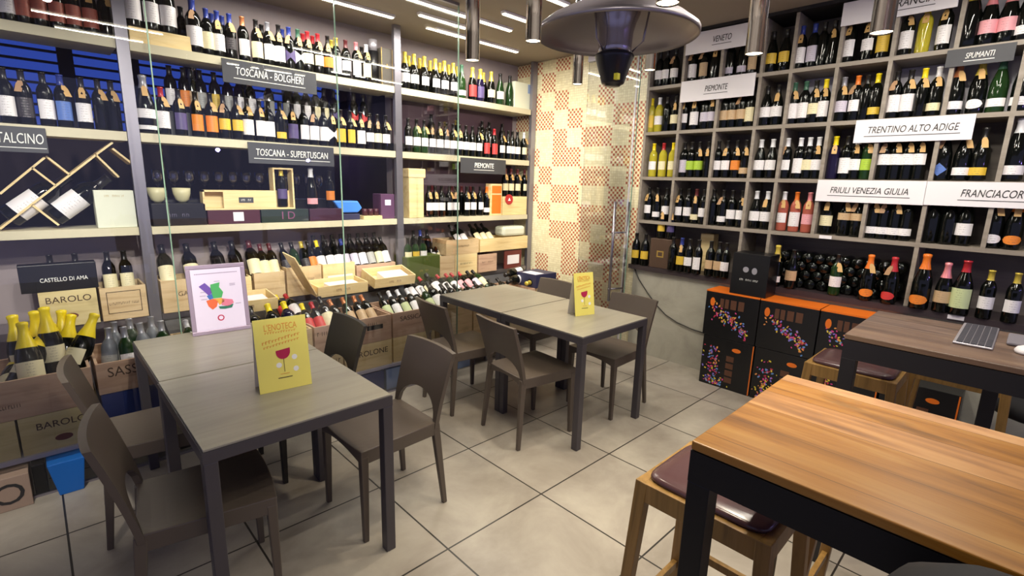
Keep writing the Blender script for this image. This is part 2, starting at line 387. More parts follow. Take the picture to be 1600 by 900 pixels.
struct('trim_3', MB().box(2.40, 2.80, -5, 1.07, 2.875, CEIL-.001), mat('black_fascia', '1c1a1c', .5))

# ------------------------------------------------------------------ ceiling strips, pendants, heater
names = ['first', 'second', 'third', 'fourth', 'fifth', 'sixth', 'seventh', 'eighth', 'ninth', 'tenth', 'eleventh', 'twelfth', 'thirteenth', 'fourteenth', 'fifteenth',
         'sixteenth', 'seventeenth', 'eighteenth', 'nineteenth', 'twentieth', 'twenty-first', 'twenty-second', 'twenty-third', 'twenty-fourth', 'twenty-fifth', 'twenty-sixth']
SL = ['long white light strip above the middle bay of the glass-fronted shelves', 'light strip over the row of gold-necked bottles', 'longest ceiling light strip, running towards the mosaic wall',
      'short thick light strip left of the tall pendant tube', 'light strip on the ceiling just left of the heater', 'light strip end showing above the left rim of the heater']
for i, (a, b, y) in enumerate(STRIPS):
    lab = SL[i] if i < 6 else 'ceiling light strip outside the photo, %s of those over the near tables' % names[i-6]
    t = thing('ceiling_light_strip', lab, 'ceiling light', ((a+b)/2, y, CEIL), group='linear lights in the ceiling')
    h = (b-a)/2
    MB().box(-h-.01, h+.01, -.022, .022, -.018, -.0005).obj('housing', M['white'], t)
    MB().box(-h, h, -.016, .016, -.026, -.018).obj('diffuser', M['led'], t)
PEND = [((738, 95), 'long pendant tube lamp hanging in front of the gold-necked bottles'), ((833, 65), 'chrome pendant tube lamp just left of the heater dish'),
        ((902, 132), 'unlit-looking pendant tube lamp in front of the mosaic wall'), ((1015, 110), 'pendant tube lamp between heater and the right cubby shelves'),
        ((1178, 85), 'pendant tube lamp in front of the VENETO and PIEMONTE signs'), ((1377, 52), 'nearest pendant tube lamp at upper right before the top white sign'),
        ((1043, 6), 'lit pendant lamp end overlapping the heater rim')]
for (px, lab), d in zip(PEND, (2.13, 1.95, 2.93, 2.66, 1.74, 1.46, 1.3)):
    P = CAM + d*(FW + RT*(px[0]-800)/FPX - UP*(px[1]-450)/FPX)
    zb = P.z
    t = thing('pendant_lamp', lab, 'pendant lamp', (P.x, P.y, CEIL), group='chrome tube pendants')
    MB().lathe([(.0, -.0), (.05, -.0), (.05, -.02), (.004, -.024), (0, -.024)], 20).obj('ceiling_rose', M['chrome'], t)
    MB().lathe([(.029, zb-CEIL+.001), (.030, zb-CEIL), (.030, -.20), (.028, -.195), (0, -.195)], 24).obj('tube_shade', M['chrome'], t)
    MB().tube([(0, 0, -.19), (0, 0, -.02)], .003).obj('suspension_rod', M['dark_metal2'], t)
    MB().lathe([(0, zb-CEIL+.004), (.0285, zb-CEIL+.004)], 24).obj('lens', M['spot'], t)
    l = bpy.data.lights.new('pendant_spot', 'SPOT'); l.energy = 30; l.spot_size = 1.5; l.spot_blend = .8; l.color = (1, .87, .66); l.shadow_soft_size = .028
    lo = bpy.data.objects.new('pendant_spot', l); C.objects.link(lo); lo.parent = t; lo.location = (0, 0, zb-CEIL-.01)
hx, hy, hz = .177, -.159, 2.262
t = thing('patio_heater', 'round steel electric patio heater hanging from the ceiling', 'heater', (hx, hy, CEIL))
dz = hz-CEIL
MB().lathe([(.345, dz), (.352, dz+.006), (.352, dz-.012), (.347, dz-.016), (.34, dz+.004), (.30, dz+.03), (.20, dz+.075), (.10, dz+.10), (.05, dz+.105)], 64).lathe(
    [(.352, dz+.006), (.30, dz+.045), (.20, dz+.095), (.10, dz+.125), (0, dz+.13)], 64).obj('reflector_dish', mat('brushed_dish', '8c868e', .38, .85), t)
MB().lathe([(.105, dz+.10), (.098, dz+.07), (.085, dz+.04), (.075, dz), (.072, dz-.06), (.072, dz-.095), (.0, dz-.095)], 48).obj('element_column', mat('ribbed_steel', 'a8a2a8', .2, .85), t)
MB().lathe([(.083, dz-.088), (.086, dz-.095), (.082, dz-.105), (.050, dz-.205), (.046, dz-.210), (.036, dz-.212), (.034, dz-.218), (0, dz-.218)], 48).obj('lower_cap', M['heater_black'], t)
MB().box(-.065, -.045, -.068, -.05, dz-.205, dz-.18).obj('warning_sticker', mat('yellow_sticker', 'd8d030', .5), t, rot=(0, 0, 0))
MB().tube([(0, 0, dz+.12), (0, 0, -.02)], .016, 12).lathe([(0, -.03), (.06, -.03), (.06, 0), (0, 0)], 24).obj('hanging_rod', M['steel'], t)
for k in range(3):
    a = PI*.3+2*PI/3*k
    MB().tube([(math.cos(a)*.075, math.sin(a)*.075, dz-.08), (math.cos(a)*.12, math.sin(a)*.12, dz-.04), (math.cos(a)*.14, math.sin(a)*.14, dz+.098)], .004).obj('element_guard', M['steel'], t)

# ------------------------------------------------------------------ LEFT SHELVING (wall behind the glass)
YF = 2.50
t = thing('bottle_shelving', 'steel-posted bottle shelving with pale boards covering the long left wall', 'shelving', (0, YF, 0))
for X in (-3.15, -1.235, .69, 2.425-.02):
    MB().box(X-.032, X+.032, -.02, .02, 0, CEIL-.003).obj('post', M['post'], t)
BZ = [(2.345, 2.40), (1.80, 1.855), (1.205, 1.255), (.615, .66)]
for z0, z1 in BZ:
    for a, b in ((-3.11, -1.27), (-1.20, .655), (.725, 2.36)):
        MB().box(a, b, -.015, .27, z0, z1).obj('shelf_board', M['shelf_board'] if z0 > 1 else M['steel'], t)
MB().box(.8, 2.36, .275, .285, 1.26, 1.80).box(.8, 2.36, .275, .285, 1.86, 2.34).obj('back_panel', mat('plum_panel', '4a3440', .6), t)
PZ = .205  # display plinth
t = thing('display_plinth', 'low white-edged platform carrying the front row of wine crates', 'platform', (0, 1.70, 0))
MB().box(-2.9, 2.28, 0, .76, PZ-.022, PZ).obj('deck', mat('pale_deck', 'b9b4c4', .4), t)
for X in (-2.85, -1.2, .0, 1.1, 2.2): MB().box(X, X+.03, .02, .05, 0, PZ-.022).box(X, X+.03, .70, .73, 0, PZ-.022).obj('support', M['steel'], t)

# glass partition
YG = 1.665
for i, (a, b) in enumerate(((-3.2, -1.238), (-1.232, -.253), (-.247, .72))):
    t = thing('glass_partition', ['frameless glass panel in front of the far-left wine shelves', 'narrow frameless glass panel between the two left-hand joints', 'frameless glass panel ending at the doorway, before the middle shelf bay'][i], 'glass panel', ((a+b)/2, YG, 0), group='glass screen panels')
    MB().box((a-b)/2, (b-a)/2, -.004, .004, .012, CEIL-.015).obj('glass_pane', M['pane'], t)
    MB().box((a-b)/2, (b-a)/2, -.012, .012, 0, .012).obj('floor_channel', M['steel'], t)
    MB().box((a-b)/2, (b-a)/2, -.012, .012, CEIL-.02, CEIL-.001).obj('ceiling_channel', M['steel'], t)
    MB().box((b-a)/2-.003, (b-a)/2+.0025, -.0045, .0045, .012, CEIL-.02).obj('polished_edge', M['glass_edge'], t)
t = thing('glass_door', 'open frameless glass door with long bar handles beside the mosaic wall', 'door', (2.30, 1.66, 0))
MB().box(-.005, .005, -.58, 0, .015, 2.80).obj('door_glass', M['pane'], t)
MB().box(-.006, .006, -.583, -.579, .015, 2.80).obj('polished_edge', M['glass_edge'], t)
hd = MB().tube([(-.075, -.46, .50), (-.075, -.46, 1.46)], .013, 12).tube([(.075, -.52, .50), (.075, -.52, 1.46)], .013, 12)
for z in (.62, 1.17): hd.tube([(-.09, -.455, z), (.09, -.525, z)], .009, 8)
hd.obj('bar_handle', M['steel'], t)
MB().box(-.02, .02, -.10, 0, 0, .06).box(-.02, .02, -.10, 0, 2.76, 2.86).obj('pivot_hinge', M['steel'], t)

# ------------------------------------------------------------------ RIGHT CUBBY SHELVING
YS = [1.065, .735, .405, .085, -.13, -.43, -.735, -1.055, -1.37, -1.72, -2.05]
ZS = [.868, 1.285, 1.685, 2.085, 2.475, 2.872]
t = thing('cubby_shelving', 'grey wood grid of square wine cubbies filling the right wall above the counter', 'shelving', (XB, 0, 0))
TH = .012
for i, z in enumerate(ZS[1:5]):
    MB().box(0, .31, YS[-1], YS[0]+TH, z-TH-.004, z+TH).obj('shelf_board', M['shelf_wood'], t)
for j, y in enumerate(YS):
    full = j in (0, 3, 4, 7)
    z0 = ZS[0]+.001 if full else ZS[1]+TH
    mb = MB()
    lv = [z0]+[z for z in ZS if z > z0+.05]
    for a, b in zip(lv, lv[1:]):
        mb.box(.001, .309, y-TH, y+TH, a+(TH if a > z0 else 0), b-TH-.004 if b < 2.8 else b)
    mb.obj('upright', M['shelf_wood'], t)
MB().box(.31, .325, YS[-1], YS[0]+TH, ZS[0]+.001, 2.872).obj('back_panel', M['shelf_back'], t)
for j, r in ((6, 4), (7, 4), (8, 4), (6, 3), (7, 3), (8, 3), (4, 3)):
    MB().box(.302, .309, YS[j+1]+TH+.002, YS[j]-TH-.002, ZS[r]+TH+.002, min(ZS[r+1], 2.86)-TH-.006).obj('backing_mirror', mat('white_mirror_reflection', 'e4e0ec', .25), t)  # bright mirror reflection put into the panel's pale colour

# ------------------------------------------------------------------ BOTTLES
PROF = {
 'b': [(0, .002), (.030, 0), (.0365, .004), (.0375, .012), (.0375, .185), (.0355, .203), (.028, .222), (.018, .238), (.0145, .25), (.0142, .292), (.016, .293), (.016, .301), (.0, .302)],
 'g': [(0, .002), (.033, 0), (.040, .004), (.0415, .012), (.0415, .140), (.039, .165), (.030, .20), (.020, .232), (.0155, .252), (.0148, .290), (.0165, .291), (.0165, .299), (0, .30)],
 'c': [(0, .002), (.034, 0), (.042, .004), (.044, .014), (.044, .150), (.041, .175), (.031, .215), (.021, .25), (.0168, .272), (.0162, .300), (.0185, .305), (.0185, .318), (.010, .322), (0, .322)]}
SC = {'m': ('b', 1.28, 1.12), 'C': ('c', 1.22, 1.13), 'j': ('g', 1.25, 1.15)}
LZ = {'T': (.042, .150), 'S': (.065, .140), 'L': (.035, .082), 'U': (.115, .165), 'B': (.055, .125), 'H': (.10, .17)}
_cache = {}
def bprof(k):
    if k in SC:
        b, sr, sz = SC[k]; return [(r*sr, z*sz) for r, z in PROF[b]], sr, sz
    return PROF[k], 1, 1
def rad(prof, z):
    for (r0, z0), (r1, z1) in zip(prof[1:], prof[2:]):
        if z0 <= z <= z1 and z1 > z0: return r0+(r1-r0)*(z-z0)/(z1-z0)
    return prof[4][0]
def bmesh_part(part, key, build):
    if (part, key) not in _cache: _cache[(part, key)] = build()
    return _cache[(part, key)]
def body_me(k, g):
    return bmesh_part('body', (k, g), lambda: MB().lathe(bprof(k)[0], 20).mesh('glass_body', MG[g]))
def cap_me(k, c):
    def f():
        p, sr, sz = bprof(k); zt = p[-1][1]; z0 = zt-((.098 if k == 'c' else .088) if k in 'cC' and c in 'gopcr' else .12 if k == 'C' and c == 'y' else .075 if k in 'cC' else .062)*sz
        pr = [(rad(p, z0)+.0012, z0)]+[(r+.0012, z) for r, z in p if z > z0+.001 and r > 0]+[(.0, zt+.0015)]
        return MB().lathe(pr, 16).mesh('foil_capsule', MC[c])
    return bmesh_part('cap', (k, c), f)
def lab_me(k, L, sh):
    def f():
        p, sr, sz = bprof(k); mb = MB(); n = 10
        def patch(z0, z1, half, shape=None):
            z0 *= sz; z1 *= sz; vs = []; R = max(rad(p, z0), rad(p, z1), rad(p, (z0+z1)/2))+.0012
            for i in range(n+1):
                a = -half+2*half*i/n; u = i/n*2-1; e = 1.0
                if shape == 'O': e = math.sqrt(max(.0, 1-u*u))
                if shape == 'D': e = 1-abs(u)
                if shape == 'X': e = .25+.75*abs(u)
                zc = (z0+z1)/2; h = (z1-z0)/2*max(e, .02)
                for z in (zc-h, zc+h): vs.append((R*math.sin(a), -R*math.cos(a), z))
            mb.add(vs, [(2*i, 2*i+2, 2*i+3, 2*i+1) for i in range(n)], 0, True)
        if sh in 'TSLUH': patch(*LZ[sh], 1.25)
        elif sh == 'O': patch(.03, .085, 1.1, 'O')
        elif sh == 'D': patch(.03, .11, .95, 'D')
        elif sh == 'X': patch(.045, .15, 1.25, 'X')
        elif sh == 'B': patch(.085, .135, 1.2); patch(.022, .045, 1.2)
        return mb.mesh('paper_label', ML[L])
    return bmesh_part('lab', (k, L, sh), f)
def tag_me(k, v):
    def f():
        p, sr, sz = bprof(k); zt = p[-1][1]-.062*sz; zb = zt-.062; xo = .006*(v-1)
        y1 = -rad(p, zt)-.004; y0 = -rad(p, zb)-.004
        P = [(-.016, 0), (.016, 0), (.016, .7), (.009, 1), (-.009, 1), (-.016, .7)]; th = .0012
        ca, sa = math.cos(.25*(v-1)), math.sin(.25*(v-1))
        vs = []
        for off in (0, -th):
            for x, q in P:
                zz = zb+(zt-zb)*q; dx = x*ca+(q-1)*.06*sa*-1
                vs.append((dx+xo, y0+(y1-y0)*q+off, zz))
        mb = MB().add(vs, [(0, 1, 2, 3, 4, 5), (11, 10, 9, 8, 7, 6)]+[(i, (i+1) % 6, (i+1) % 6+6, i+6) for i in range(6)])
        mb.tube([(xo, y1, zt-.004), (.0, -rad(p, zt+.02)-.002, zt+.012)], .0008, 5)
        return mb.mesh('price_tag', M['tag'] if v != 0 else M['tag_brown'])
    return bmesh_part('tag', (k, v), f)
COUNT = {}
def bottle(k, g, c, L, sh, tg, loc, rz, label, group, tilt=None, spin=0):
    fam = 'sparkling_wine_bottle' if k in 'cC' else ('magnum_wine_bottle' if k in 'mj' else 'wine_bottle')
    COUNT[fam] = COUNT.get(fam, 0)+1
    o = bpy.data.objects.new(fam, None); C.objects.link(o); o.empty_display_size = .03; o.location = loc
    if tilt is None: o.rotation_euler = (0, 0, rz+spin)
    else: o.rotation_euler = tilt
    tag(o, label, 'sparkling wine bottle' if k in 'cC' else 'wine bottle', group)
    link('glass_body', body_me(k, g), o); link('foil_capsule', cap_me(k, c), o)
    if sh != 'N': link('paper_label', lab_me(k, L, sh), o)
    if tg: link('price_tag', tag_me(k, random.choice((0, 1, 2, 2))), o)
    return o
KN = {'b': 'slim', 'g': 'round-shouldered', 'c': 'sparkling', 'm': 'large', 'C': 'large sparkling', 'j': 'large wide'}
TOK = re.compile(r'(\d+)([bgcmCj])([a-z])([a-z])([a-zB])([A-Z])(\*?)')
def describe(k, g, c, L, sh, tg):
    lab = ('with no front label' if sh == 'N' else '%s label' % LABS[L][1])
    return '%s %s, %s, %s top' % (GLS[g][1].split('-')[0].replace('pale ', ''), {'c': 'sparkling', 'C': 'fizz-magnum', 'm': 'magnum', 'j': 'magnum'}.get(k, 'bottle'), lab.replace('with no front label', 'unlabelled').replace('lime green', 'lime').replace('pale lilac', 'lilac').replace('pale green', 'pale-green'), CAPS[c][1].replace('dark green', 'green'))
def row(tokens, axis, plane, z, pyf, rz, place, group, inset=0):
    """bottles standing on a shelf: tokens hold each bottle's pixel column and look"""
    n = 0
    for i, m in enumerate(TOK.finditer(tokens)):
        px, k, g, c, L, sh, tg = m.groups(); px = int(px)
        z0 = at(px, pyf, axis, plane)
        p = None
        # solve the pixel row of the shelf height so the column is read at the label's height
        py = pyf
        for _ in range(6):
            q = at(px, py, axis, plane); py += (q.z-(z+.1))*FPX/((q-CAM).dot(FW))
        loc = Vector((q.x, q.y, z))
        lab = '%s; %s %s' % (describe(k, g, c, L, sh, tg), names[i], place)
        bottle(k, g, c, L, sh, bool(tg), loc, rz, lab, group, spin=random.uniform(-.25, .25)); n += 1
    return n

# --- right wall rows
RW = [(2.475+TH, 100, ['1030bkkwS1041bkkwS1054bkkwS*', '1082bkkwT*1100bkkbT*1117bkkwN*', '1141bkwlL1160bkwlL1177bkkbT*', '1205gkkyS1226gkkyS', '1250bkbwT*1269bkblT1284bkkkN1300bkkkN*',
        '1327bkkwT*1356bkkwS*1380bkkyT*', '1416bkkwT*1443byygN*1475bkkwT*', '1513Ckgws1543ckppS1574ckppS', '1603ckkwL']),
      (2.085+TH, 150, ['1017byyyT1029bywwS1041bkkkN1054bkkcS*', '1069bkkwS*1085bkkwT*1101bkklS1112bkklS*', '1132bkkbS1144bkkbS1158bkkbS*1172bkkcT', '1196gkkwS1213gkkwS*',
        '1238bknwT*1255bknwT1271bkkcS*1286bkywT*', '1314bkslS*1335bkowS*1350bkkkN1366bkyyL', '1396bkkwT*1417bkkwT*1438bkykN*1460bkwcL*', '1491ckcwL*1526ckgwO*1558cnnwL', '1595ckkwL']),
      (1.685+TH, 240, ['1020byywS1035byrcS1050byycS', '1068bkklT1079bkkgS1091bkkgS*1105bkkkN*', '1120bkkwS1134bkkwS*1149bkkoS*1163bkkbL*', '1186gkwwS1204gkwwS', '1227bkwwS*1247bkwwT1261bkwcS1275bkwwS*',
        '1301bdykN*1320bkkwT1336bkwwS*1354bnkgS*', '1380bkkwH*1398bkkwH*1417bkkwH*1436bkkwH*', '1472ckbBD*1502ckswL*1530ckkyL*', '1583Ckw'+'wL']),
      (1.285+TH, 320, ['1013bkkwS*1026bkkwL*1040bkkwS', '1061bkkwS*1074bkkwS1086bkmcL*1098bkkwS', '1113bkkkN1128bkkwL*1142bkkwS1157bkkwS*', '1179gkwwS1196gkwwS*', '1222brwwS*1241browT*1261brppS*',
        '1291gkkcS*1318gkkbU*1338gkkbU*', '1363bkwwL*1379bkwwL*1397bkwwL*1415bkwwL', '1455ckkkN1481ckkkN1506ckkwS', '1552ckswO*1583ckooO*'])]
RN = ['top row', 'second row', 'third row', 'fourth row']
for ri, (z, py, cells) in enumerate(RW):
    for ci, tk in enumerate(cells):
        tk = tk.replace('Ckgws', 'CkgwN')
        row(tk, 0, XB+.07 if ci < 8 else XB+.07, z+.001, py, -PI/2, 'in %s, cubby %d, right wall' % (RN[ri], ci+1), 'wine bottles in the right wall cubbies')
# --- counter row under the cubbies
Z0 = ZS[0]+.001
row('998bkkyS1012bkkyS', 0, XB+.05, Z0, 400, -PI/2, 'left of brown gift box, right wall', 'bottles on the right wall counter')
row('1055bkkkN1068bkbyS*1080bkkwS1094bkkwT1113bkkbS1126bkkbS1137bkkwS', 0, XB+.03, Z0, 410, -PI/2, 'between brown and black boxes, right wall', 'bottles on the right wall counter')
row('1215ckgwL*1240gkkbS1308bnkwS*1357cko'+'oO*1393ckrrO*', 0, XB+.05, Z0, 430, -PI/2, 'in the wide bottom opening, right wall', 'bottles on the right wall counter')
row('1440CkooO1474ckpbS1502jkreT1541bkgwS1581bkgwS', 0, XB+.04, Z0, 440, -PI/2, 'in right-hand bottom opening, right wall', 'bottles on the right wall counter')
# bottles lying in the dark opening behind, bases to the room
lm = MB().lathe([(0, -.012), (.014, -.010), (.024, .0), (.033, -.0), (.0375, .006), (.0375, .185), (.028, .22), (.0145, .25), (.0142, .26), (0, .26)], 20).mesh('lying_bottle', MG['k'])
for r in range(4):
    for c in range(10):
        y = -.20-c*.0815-(r % 2)*.04
        if y < -1.0: continue
        zz = Z0+.037+r*.0665
        o = link('cellar_bottle', lm, None, (XB+.047+.0, y, zz), (0, PI/2, 0))
        tag(o, 'dark bottle lying base outwards, %s in layer %d of the stack behind counter' % (names[c], r+1), 'cellar bottle', 'bottles lying stacked under the cubbies')
# move counter bottles in front of the lying stack
for o in C.objects:
    if o.get('group') == 'bottles on the right wall counter': o.location.x -= .055
for o in C.objects:
    if o.name.startswith('cellar_bottle'): o.location.x += .02

# --- left wall rows (standing on boards)
GL = 'wine bottles on the glass-fronted left shelves'
YR = YF+.055
row('10bkwwT34bkktT*60bkktT*88bkktT*114bkktT*141bkktT*166bkkkN*', 1, YR, 2.401, 20, 0, 'on top shelf, far-left bay', GL)
cz = 2.401
t = thing('wine_crate', 'pale pine crate lying on the top shelf under three large bottles', 'wine crate', (-1.02, YF+.02, cz))
MB().box(-.17, .20, 0, .22, 0, .095).obj('crate_body', M['pine_light'], t, bevel=.003)
row('207mkkwT235mkkwT262mkkwT', 1, YR+.03, cz+.096, 20, 0, 'standing on pale crate, top left shelf', GL)
row('304mkbwT*325bkbcT342bkbwT*361bkbkS*381bkcwT402bkkcT*420bkswT*437bkkwT*453bkbvX*467bknwX*482bkrcS*498bkrcS*513bkkoS*526bkgwT541bkmwS557bkpwT*573bkwcT*', 1, YR, 2.401, 60, 0, 'on top shelf, middle bay', GL)
row('286bkkkN334bkbkN350bkbkN411bkkkN443bkbkN475bkrkN490bkrkN519bkgkN566bkkkN', 1, YF+.15, 2.401, 60, 0, 'in back rank, top shelf middle bay', GL)
row('633ckgwS647ckgwS663ckgwS680ckgwS694ckgwS708ckgwS721cnnwL738ckgrT750cdgvT767ckgcS781cnkwS796cnkkN', 1, YR+.02, 2.401, 110, 0, 'on top shelf, right bay', 'sparkling bottles on the top left shelf')
row('639ckgkN656ckgkN672ckgkN687ckgkN701ckgkN714ckgkN755ckgkN', 1, YF+.17, 2.401, 110, 0, 'in back rank, top shelf right bay', 'sparkling bottles on the top left shelf')
t = thing('gift_box', 'tall dark gift box with gold edges at the end of the top shelf', 'gift box', (at(601, 100, 1, YR).x, YR, 2.401))
MB().box(-.055, .055, -.04, .06, 0, .30).obj('box_body', mat('dark_taupe_box', '4a443c', .5), t, bevel=.003)
MB().box(-.054, -.05, -.042, -.04, 0, .30).box(.05, .054, -.042, -.04, 0, .30).box(-.015, .015, -.042, -.04, .14, .15).prism([(-.008, .15), (.008, .15), (0, .18)], -.042, -.04).obj('gold_emblem', M['gold'], t)
t = thing('gift_tube', 'dark bottle tube with silver top beside the tall gift box', 'gift box', (at(586, 100, 1, YR).x, YR+.03, 2.401))
MB().lathe([(0, 0), (.042, 0), (.042, .27), (0, .27)], 24).obj('tube_body', M['carton_black'], t)
MB().lathe([(0, .271), (.038, .271), (.036, .36), (0, .362)], 24).obj('tube_cap', M['alu'], t)
t = thing('carton', 'white carton with blue corner at right end of the top shelf', 'carton', (at(812, 130, 1, YR).x+.03, YR+.03, 2.401))
MB().box(-.13, .13, -.06, .12, 0, .27).obj('box_body', M['white_box'], t, bevel=.004)
MB().box(.07, .131, -.0615, -.06, .17, .26).obj('blue_print', M['pale_blue'], t)

row('12bkkwT40bkkkT*73bkkwT100bkbBT*132bkkwT*158bkkkN*178bkkkN*', 1, YR, 1.856, 180, 0, 'on second shelf, far-left bay', GL)
row('229Ckswb'.replace('b', 'B')+'*255bkrwT*282bkkvT*308bkkoT*331bkkoT*351bkkyS*371bkkyS*388bkkwT*407bkkwT*421bkkwT439bkkyL*458bkkvT*475bkkwT491bkkwT*506bkkwT519bkkwX*533bkkyT*548bkkyT*564bkkwT*578bkkwS*590bkkcS*603bkkwS*', 1, YR, 1.856, 190, 0, 'on second shelf, middle bay', GL)
row('638bkkwS651bnkwS*663bnkwS*675bkkwS*687bkkwS*697bkkwS*708bkkwS*718bkkwS*728bkkwS738bkkwS748bkkwS*760bkkrT772bkrrT784bkkwS*794bkkwS800bkkwS808bkkwS818bkwcS*', 1, YR, 1.856, 215, 0, 'on second shelf, right bay', GL)
# raised back rank on a step
t = thing('shelf_riser', 'dark raised step behind the front bottles of the second shelf', 'shelf riser', (0, YF+.12, 1.856))
MB().box(-1.19, .64, 0, .13, 0, .165).obj('riser_body', M['slate'], t)
row('268bkkwT290bkkoT301bkkbT315bkksT337bkkyT357bkksT375bkkwT392bkrwT421bkksT450bkksT464bkkwT479bkkwT494bkkcT507bkkcT522bkkvX553bkkrX568bkkrX', 1, YF+.19, 1.856+.166, 165, 0, 'on raised step, second shelf middle bay', GL)
t = thing('shelf_riser', 'dark raised step behind bottles, second shelf of the right bay', 'shelf riser', (0, YF+.12, 1.856))
MB().box(.74, 2.3, 0, .13, 0, .08).obj('riser_body', M['slate'], t)
row('674bkkkN715bkkwT753bkkwT764bkkwT784bkkwT', 1, YF+.19, 1.856+.081, 190, 0, 'on raised step, second shelf right bay', GL)

# third shelf (z 1.256)
Z3 = 1.256
def cx(px, py, Y=YR): return at(px, py, 1, Y).x
def boxthing(name, label, cat, px0, px1, py, z, h, m, Y=YF+.01, depth=.2, bevel=.003, part='box_body'):
    a, b = cx(px0, py, Y), cx(px1, py, Y)
    t = thing(name, label, cat, ((a+b)/2, Y, z)); MB().box((a-b)/2, (b-a)/2, 0, depth, 0, h).obj(part, m, t, bevel=bevel); t['hw'] = (b-a)/2
    return t
# lozenge bottle rack far left
t = thing('lozenge_wine_rack', 'diagonal lattice wooden wine rack on the far-left third shelf', 'wine rack', (0, YF+.02, Z3))
def slat(a, b, nm='lattice_slat'):
    MB().bar((a[0], .10, a[1]), (b[0], .10, b[1]), .011, .20, side=(-(b[1]-a[1]), 0, b[0]-a[0])).obj(nm, M['pine_light'], t)
def q3(px, py): p = at(px, py, 1, YF+.02); return (p.x, p.z-Z3)
for a, b in (((0, 358), (150, 242)), ((0, 303), (70, 246)), ((50, 262), (87, 290)), ((72, 244), (109, 273)), ((50, 320), (92, 352)), ((150, 242), (186, 277)), ((176, 232), (207, 256)), ((151, 241), (176, 222))):
    A, B = q3(*a), q3(*b); A = (A[0], min(max(A[1], .012), .53)); B = (B[0], min(max(B[1], .012), .53)); slat(A, B)
for i, (px, py, lab) in enumerate(((12, 345, 'large dark bottle with broad white label lying in wine rack, lower left'), (82, 343, 'large dark bottle with broad white label lying in wine rack, right cell'))):
    A = q3(px, py); o = bottle('m', 'k', 'k', 'w', 'T', False, (A[0], YF+.10, Z3+max(A[1], .045)+.01), 0, lab, 'bottles lying in the lozenge rack', tilt=(0, 0, 0))
    o.rotation_euler = (0, math.radians(51), 0); o.scale = (1.35, 1.35, 1.15)
# pale square box
t = boxthing('gift_box', 'pale square box on the third shelf left of the steel post', 'gift box', 152, 214, 345, Z3, .235, M['white_box'], YF+.0, .12)
scribble('faint_print', M['gold'], t, 0, .20, .10, .012)
# hanging/standing stemware
gp = [(0, 0), (.034, .001), (.035, .003), (.006, .008), (.0035, .02), (.0035, .085), (.012, .095), (.03, .115), (.038, .14), (.036, .175), (.031, .20), (.0295, .2), (.034, .17), (.036, .14), (.028, .118), (0, .10)]
gm = MB().lathe(gp, 20).mesh('wine_glass', M['stem_glass'])
xs = [-1.10+.095*k for k in range(13)]
for k, x in enumerate(xs):
    o = link('wine_glass', gm, None, (x, YF+.21, Z3+.002+.17)); tag(o, 'clear stemmed wine glass, %s from left on black boxes of third shelf' % names[k], 'wine glass', 'wine glasses on the third shelf')
bk = thing('glass_ledge', 'dark ledge behind the boxes carrying the stemmed glasses', 'shelf riser', (0, YF+.17, Z3))
MB().box(-1.18, .12, 0, .09, 0, .17).obj('ledge_body', M['carton_black'], bk)
bm_ = MB().lathe([(0, 0), (.018, .0), (.04, .02), (.052, .06), (.055, .10), (.052, .10), (.048, .06), (0, .012)], 24).mesh('cup_bowl', mat('cream_enamel', 'd0caa0', .4))
for k, px in enumerate((243, 282)):
    o = link('ice_bowl', bm_, None, (cx(px, 285, YF+.1), YF+.10, Z3+.152)); tag(o, ['cream tapered bowl, left one standing on the black boxes', 'cream tapered bowl, right one standing on the black boxes'][k], 'bowl', 'cream bowls on the third shelf')
t = boxthing('presentation_box', 'long black presentation box at left end of the middle third shelf', 'gift box', 237, 322, 330, Z3, .15, M['carton_black'], YF, .16)
scribble('faint_print', mat('dim_print', '6a6478', .5), t, 0, .07, .12, .02)
t = boxthing('presentation_box', 'maroon presentation box with small white label on third shelf', 'gift box', 324, 406, 330, Z3, .10, M['dark_red_card'], YF, .16)
MB().box(-.01, .06, -.0015, 0, .02, .085).obj('white_sticker', M['white'], t)
t = boxthing('presentation_box', 'dark green presentation box with pink letters on third shelf', 'gift box', 408, 482, 330, Z3, .10, mat('bottle_green_box', '24302a', .4), YF, .16)
text('lettering', 'I D', .085, mat('dim_pink', '7a4868', .5), t, (.02, -.001, .05), FA)
t = boxthing('presentation_box', 'plum presentation box at right of the dark green one, third shelf', 'gift box', 484, 535, 330, Z3, .10, mat('plum_box', '3c2030', .4), YF, .16)
# L shaped open pine case
a = cx(318, 320, YF); b = cx(461, 320, YF); z_ = Z3+.102; c_ = cx(432, 320, YF); s1 = cx(350, 320, YF)
t = thing('bottle_display_case', 'open pine bottle case shaped like an L with two windows', 'wine case', (a, YF+.0, z_))
W = b-a; cc = c_-a; ss = s1-a
mb = MB().box(0, W, 0, .09, 0, .012).box(0, .012, 0, .09, .012, .14).box(W-.012, W, 0, .09, .012, .30).box(cc-.012, cc, 0, .09, .14, .30).box(cc-.012, W, 0, .09, .30, .312)
mb.box(0, cc, 0, .09, .128, .14).box(ss, cc, -.001, .01, .012, .128).box(0, W, .08, .09, 0, .14)
mb.obj('case_frame', M['pine_light'], t)
MB().box(ss+.10, ss+.20, -.003, -.001, .05, .09).obj('name_plate', M['slate'], t)
scribble('plate_print', M['chalk'], t, ss+.15, .07, .07, .014, -.004)
bottle('b', 'k', 'g', 'v', 'S', False, (a+(cc+W)/2-.005, YF+.05, z_+.013), 0, 'small dark bottle upright in the tall window of the pine case', GL)
bottle('c', 'k', 'w', 'p', 'L', False, (cx(487, 300), YF+.06, Z3+.102), 0, 'dark sparkling bottle with white neck and pink label on plum box', 'sparkling bottles on the third shelf')
bottle('b', 'k', 'k', 'o', 'S', False, (cx(519, 300), YF+.10, Z3+.102), 0, 'dark bottle with orange label behind the blue dish', GL)
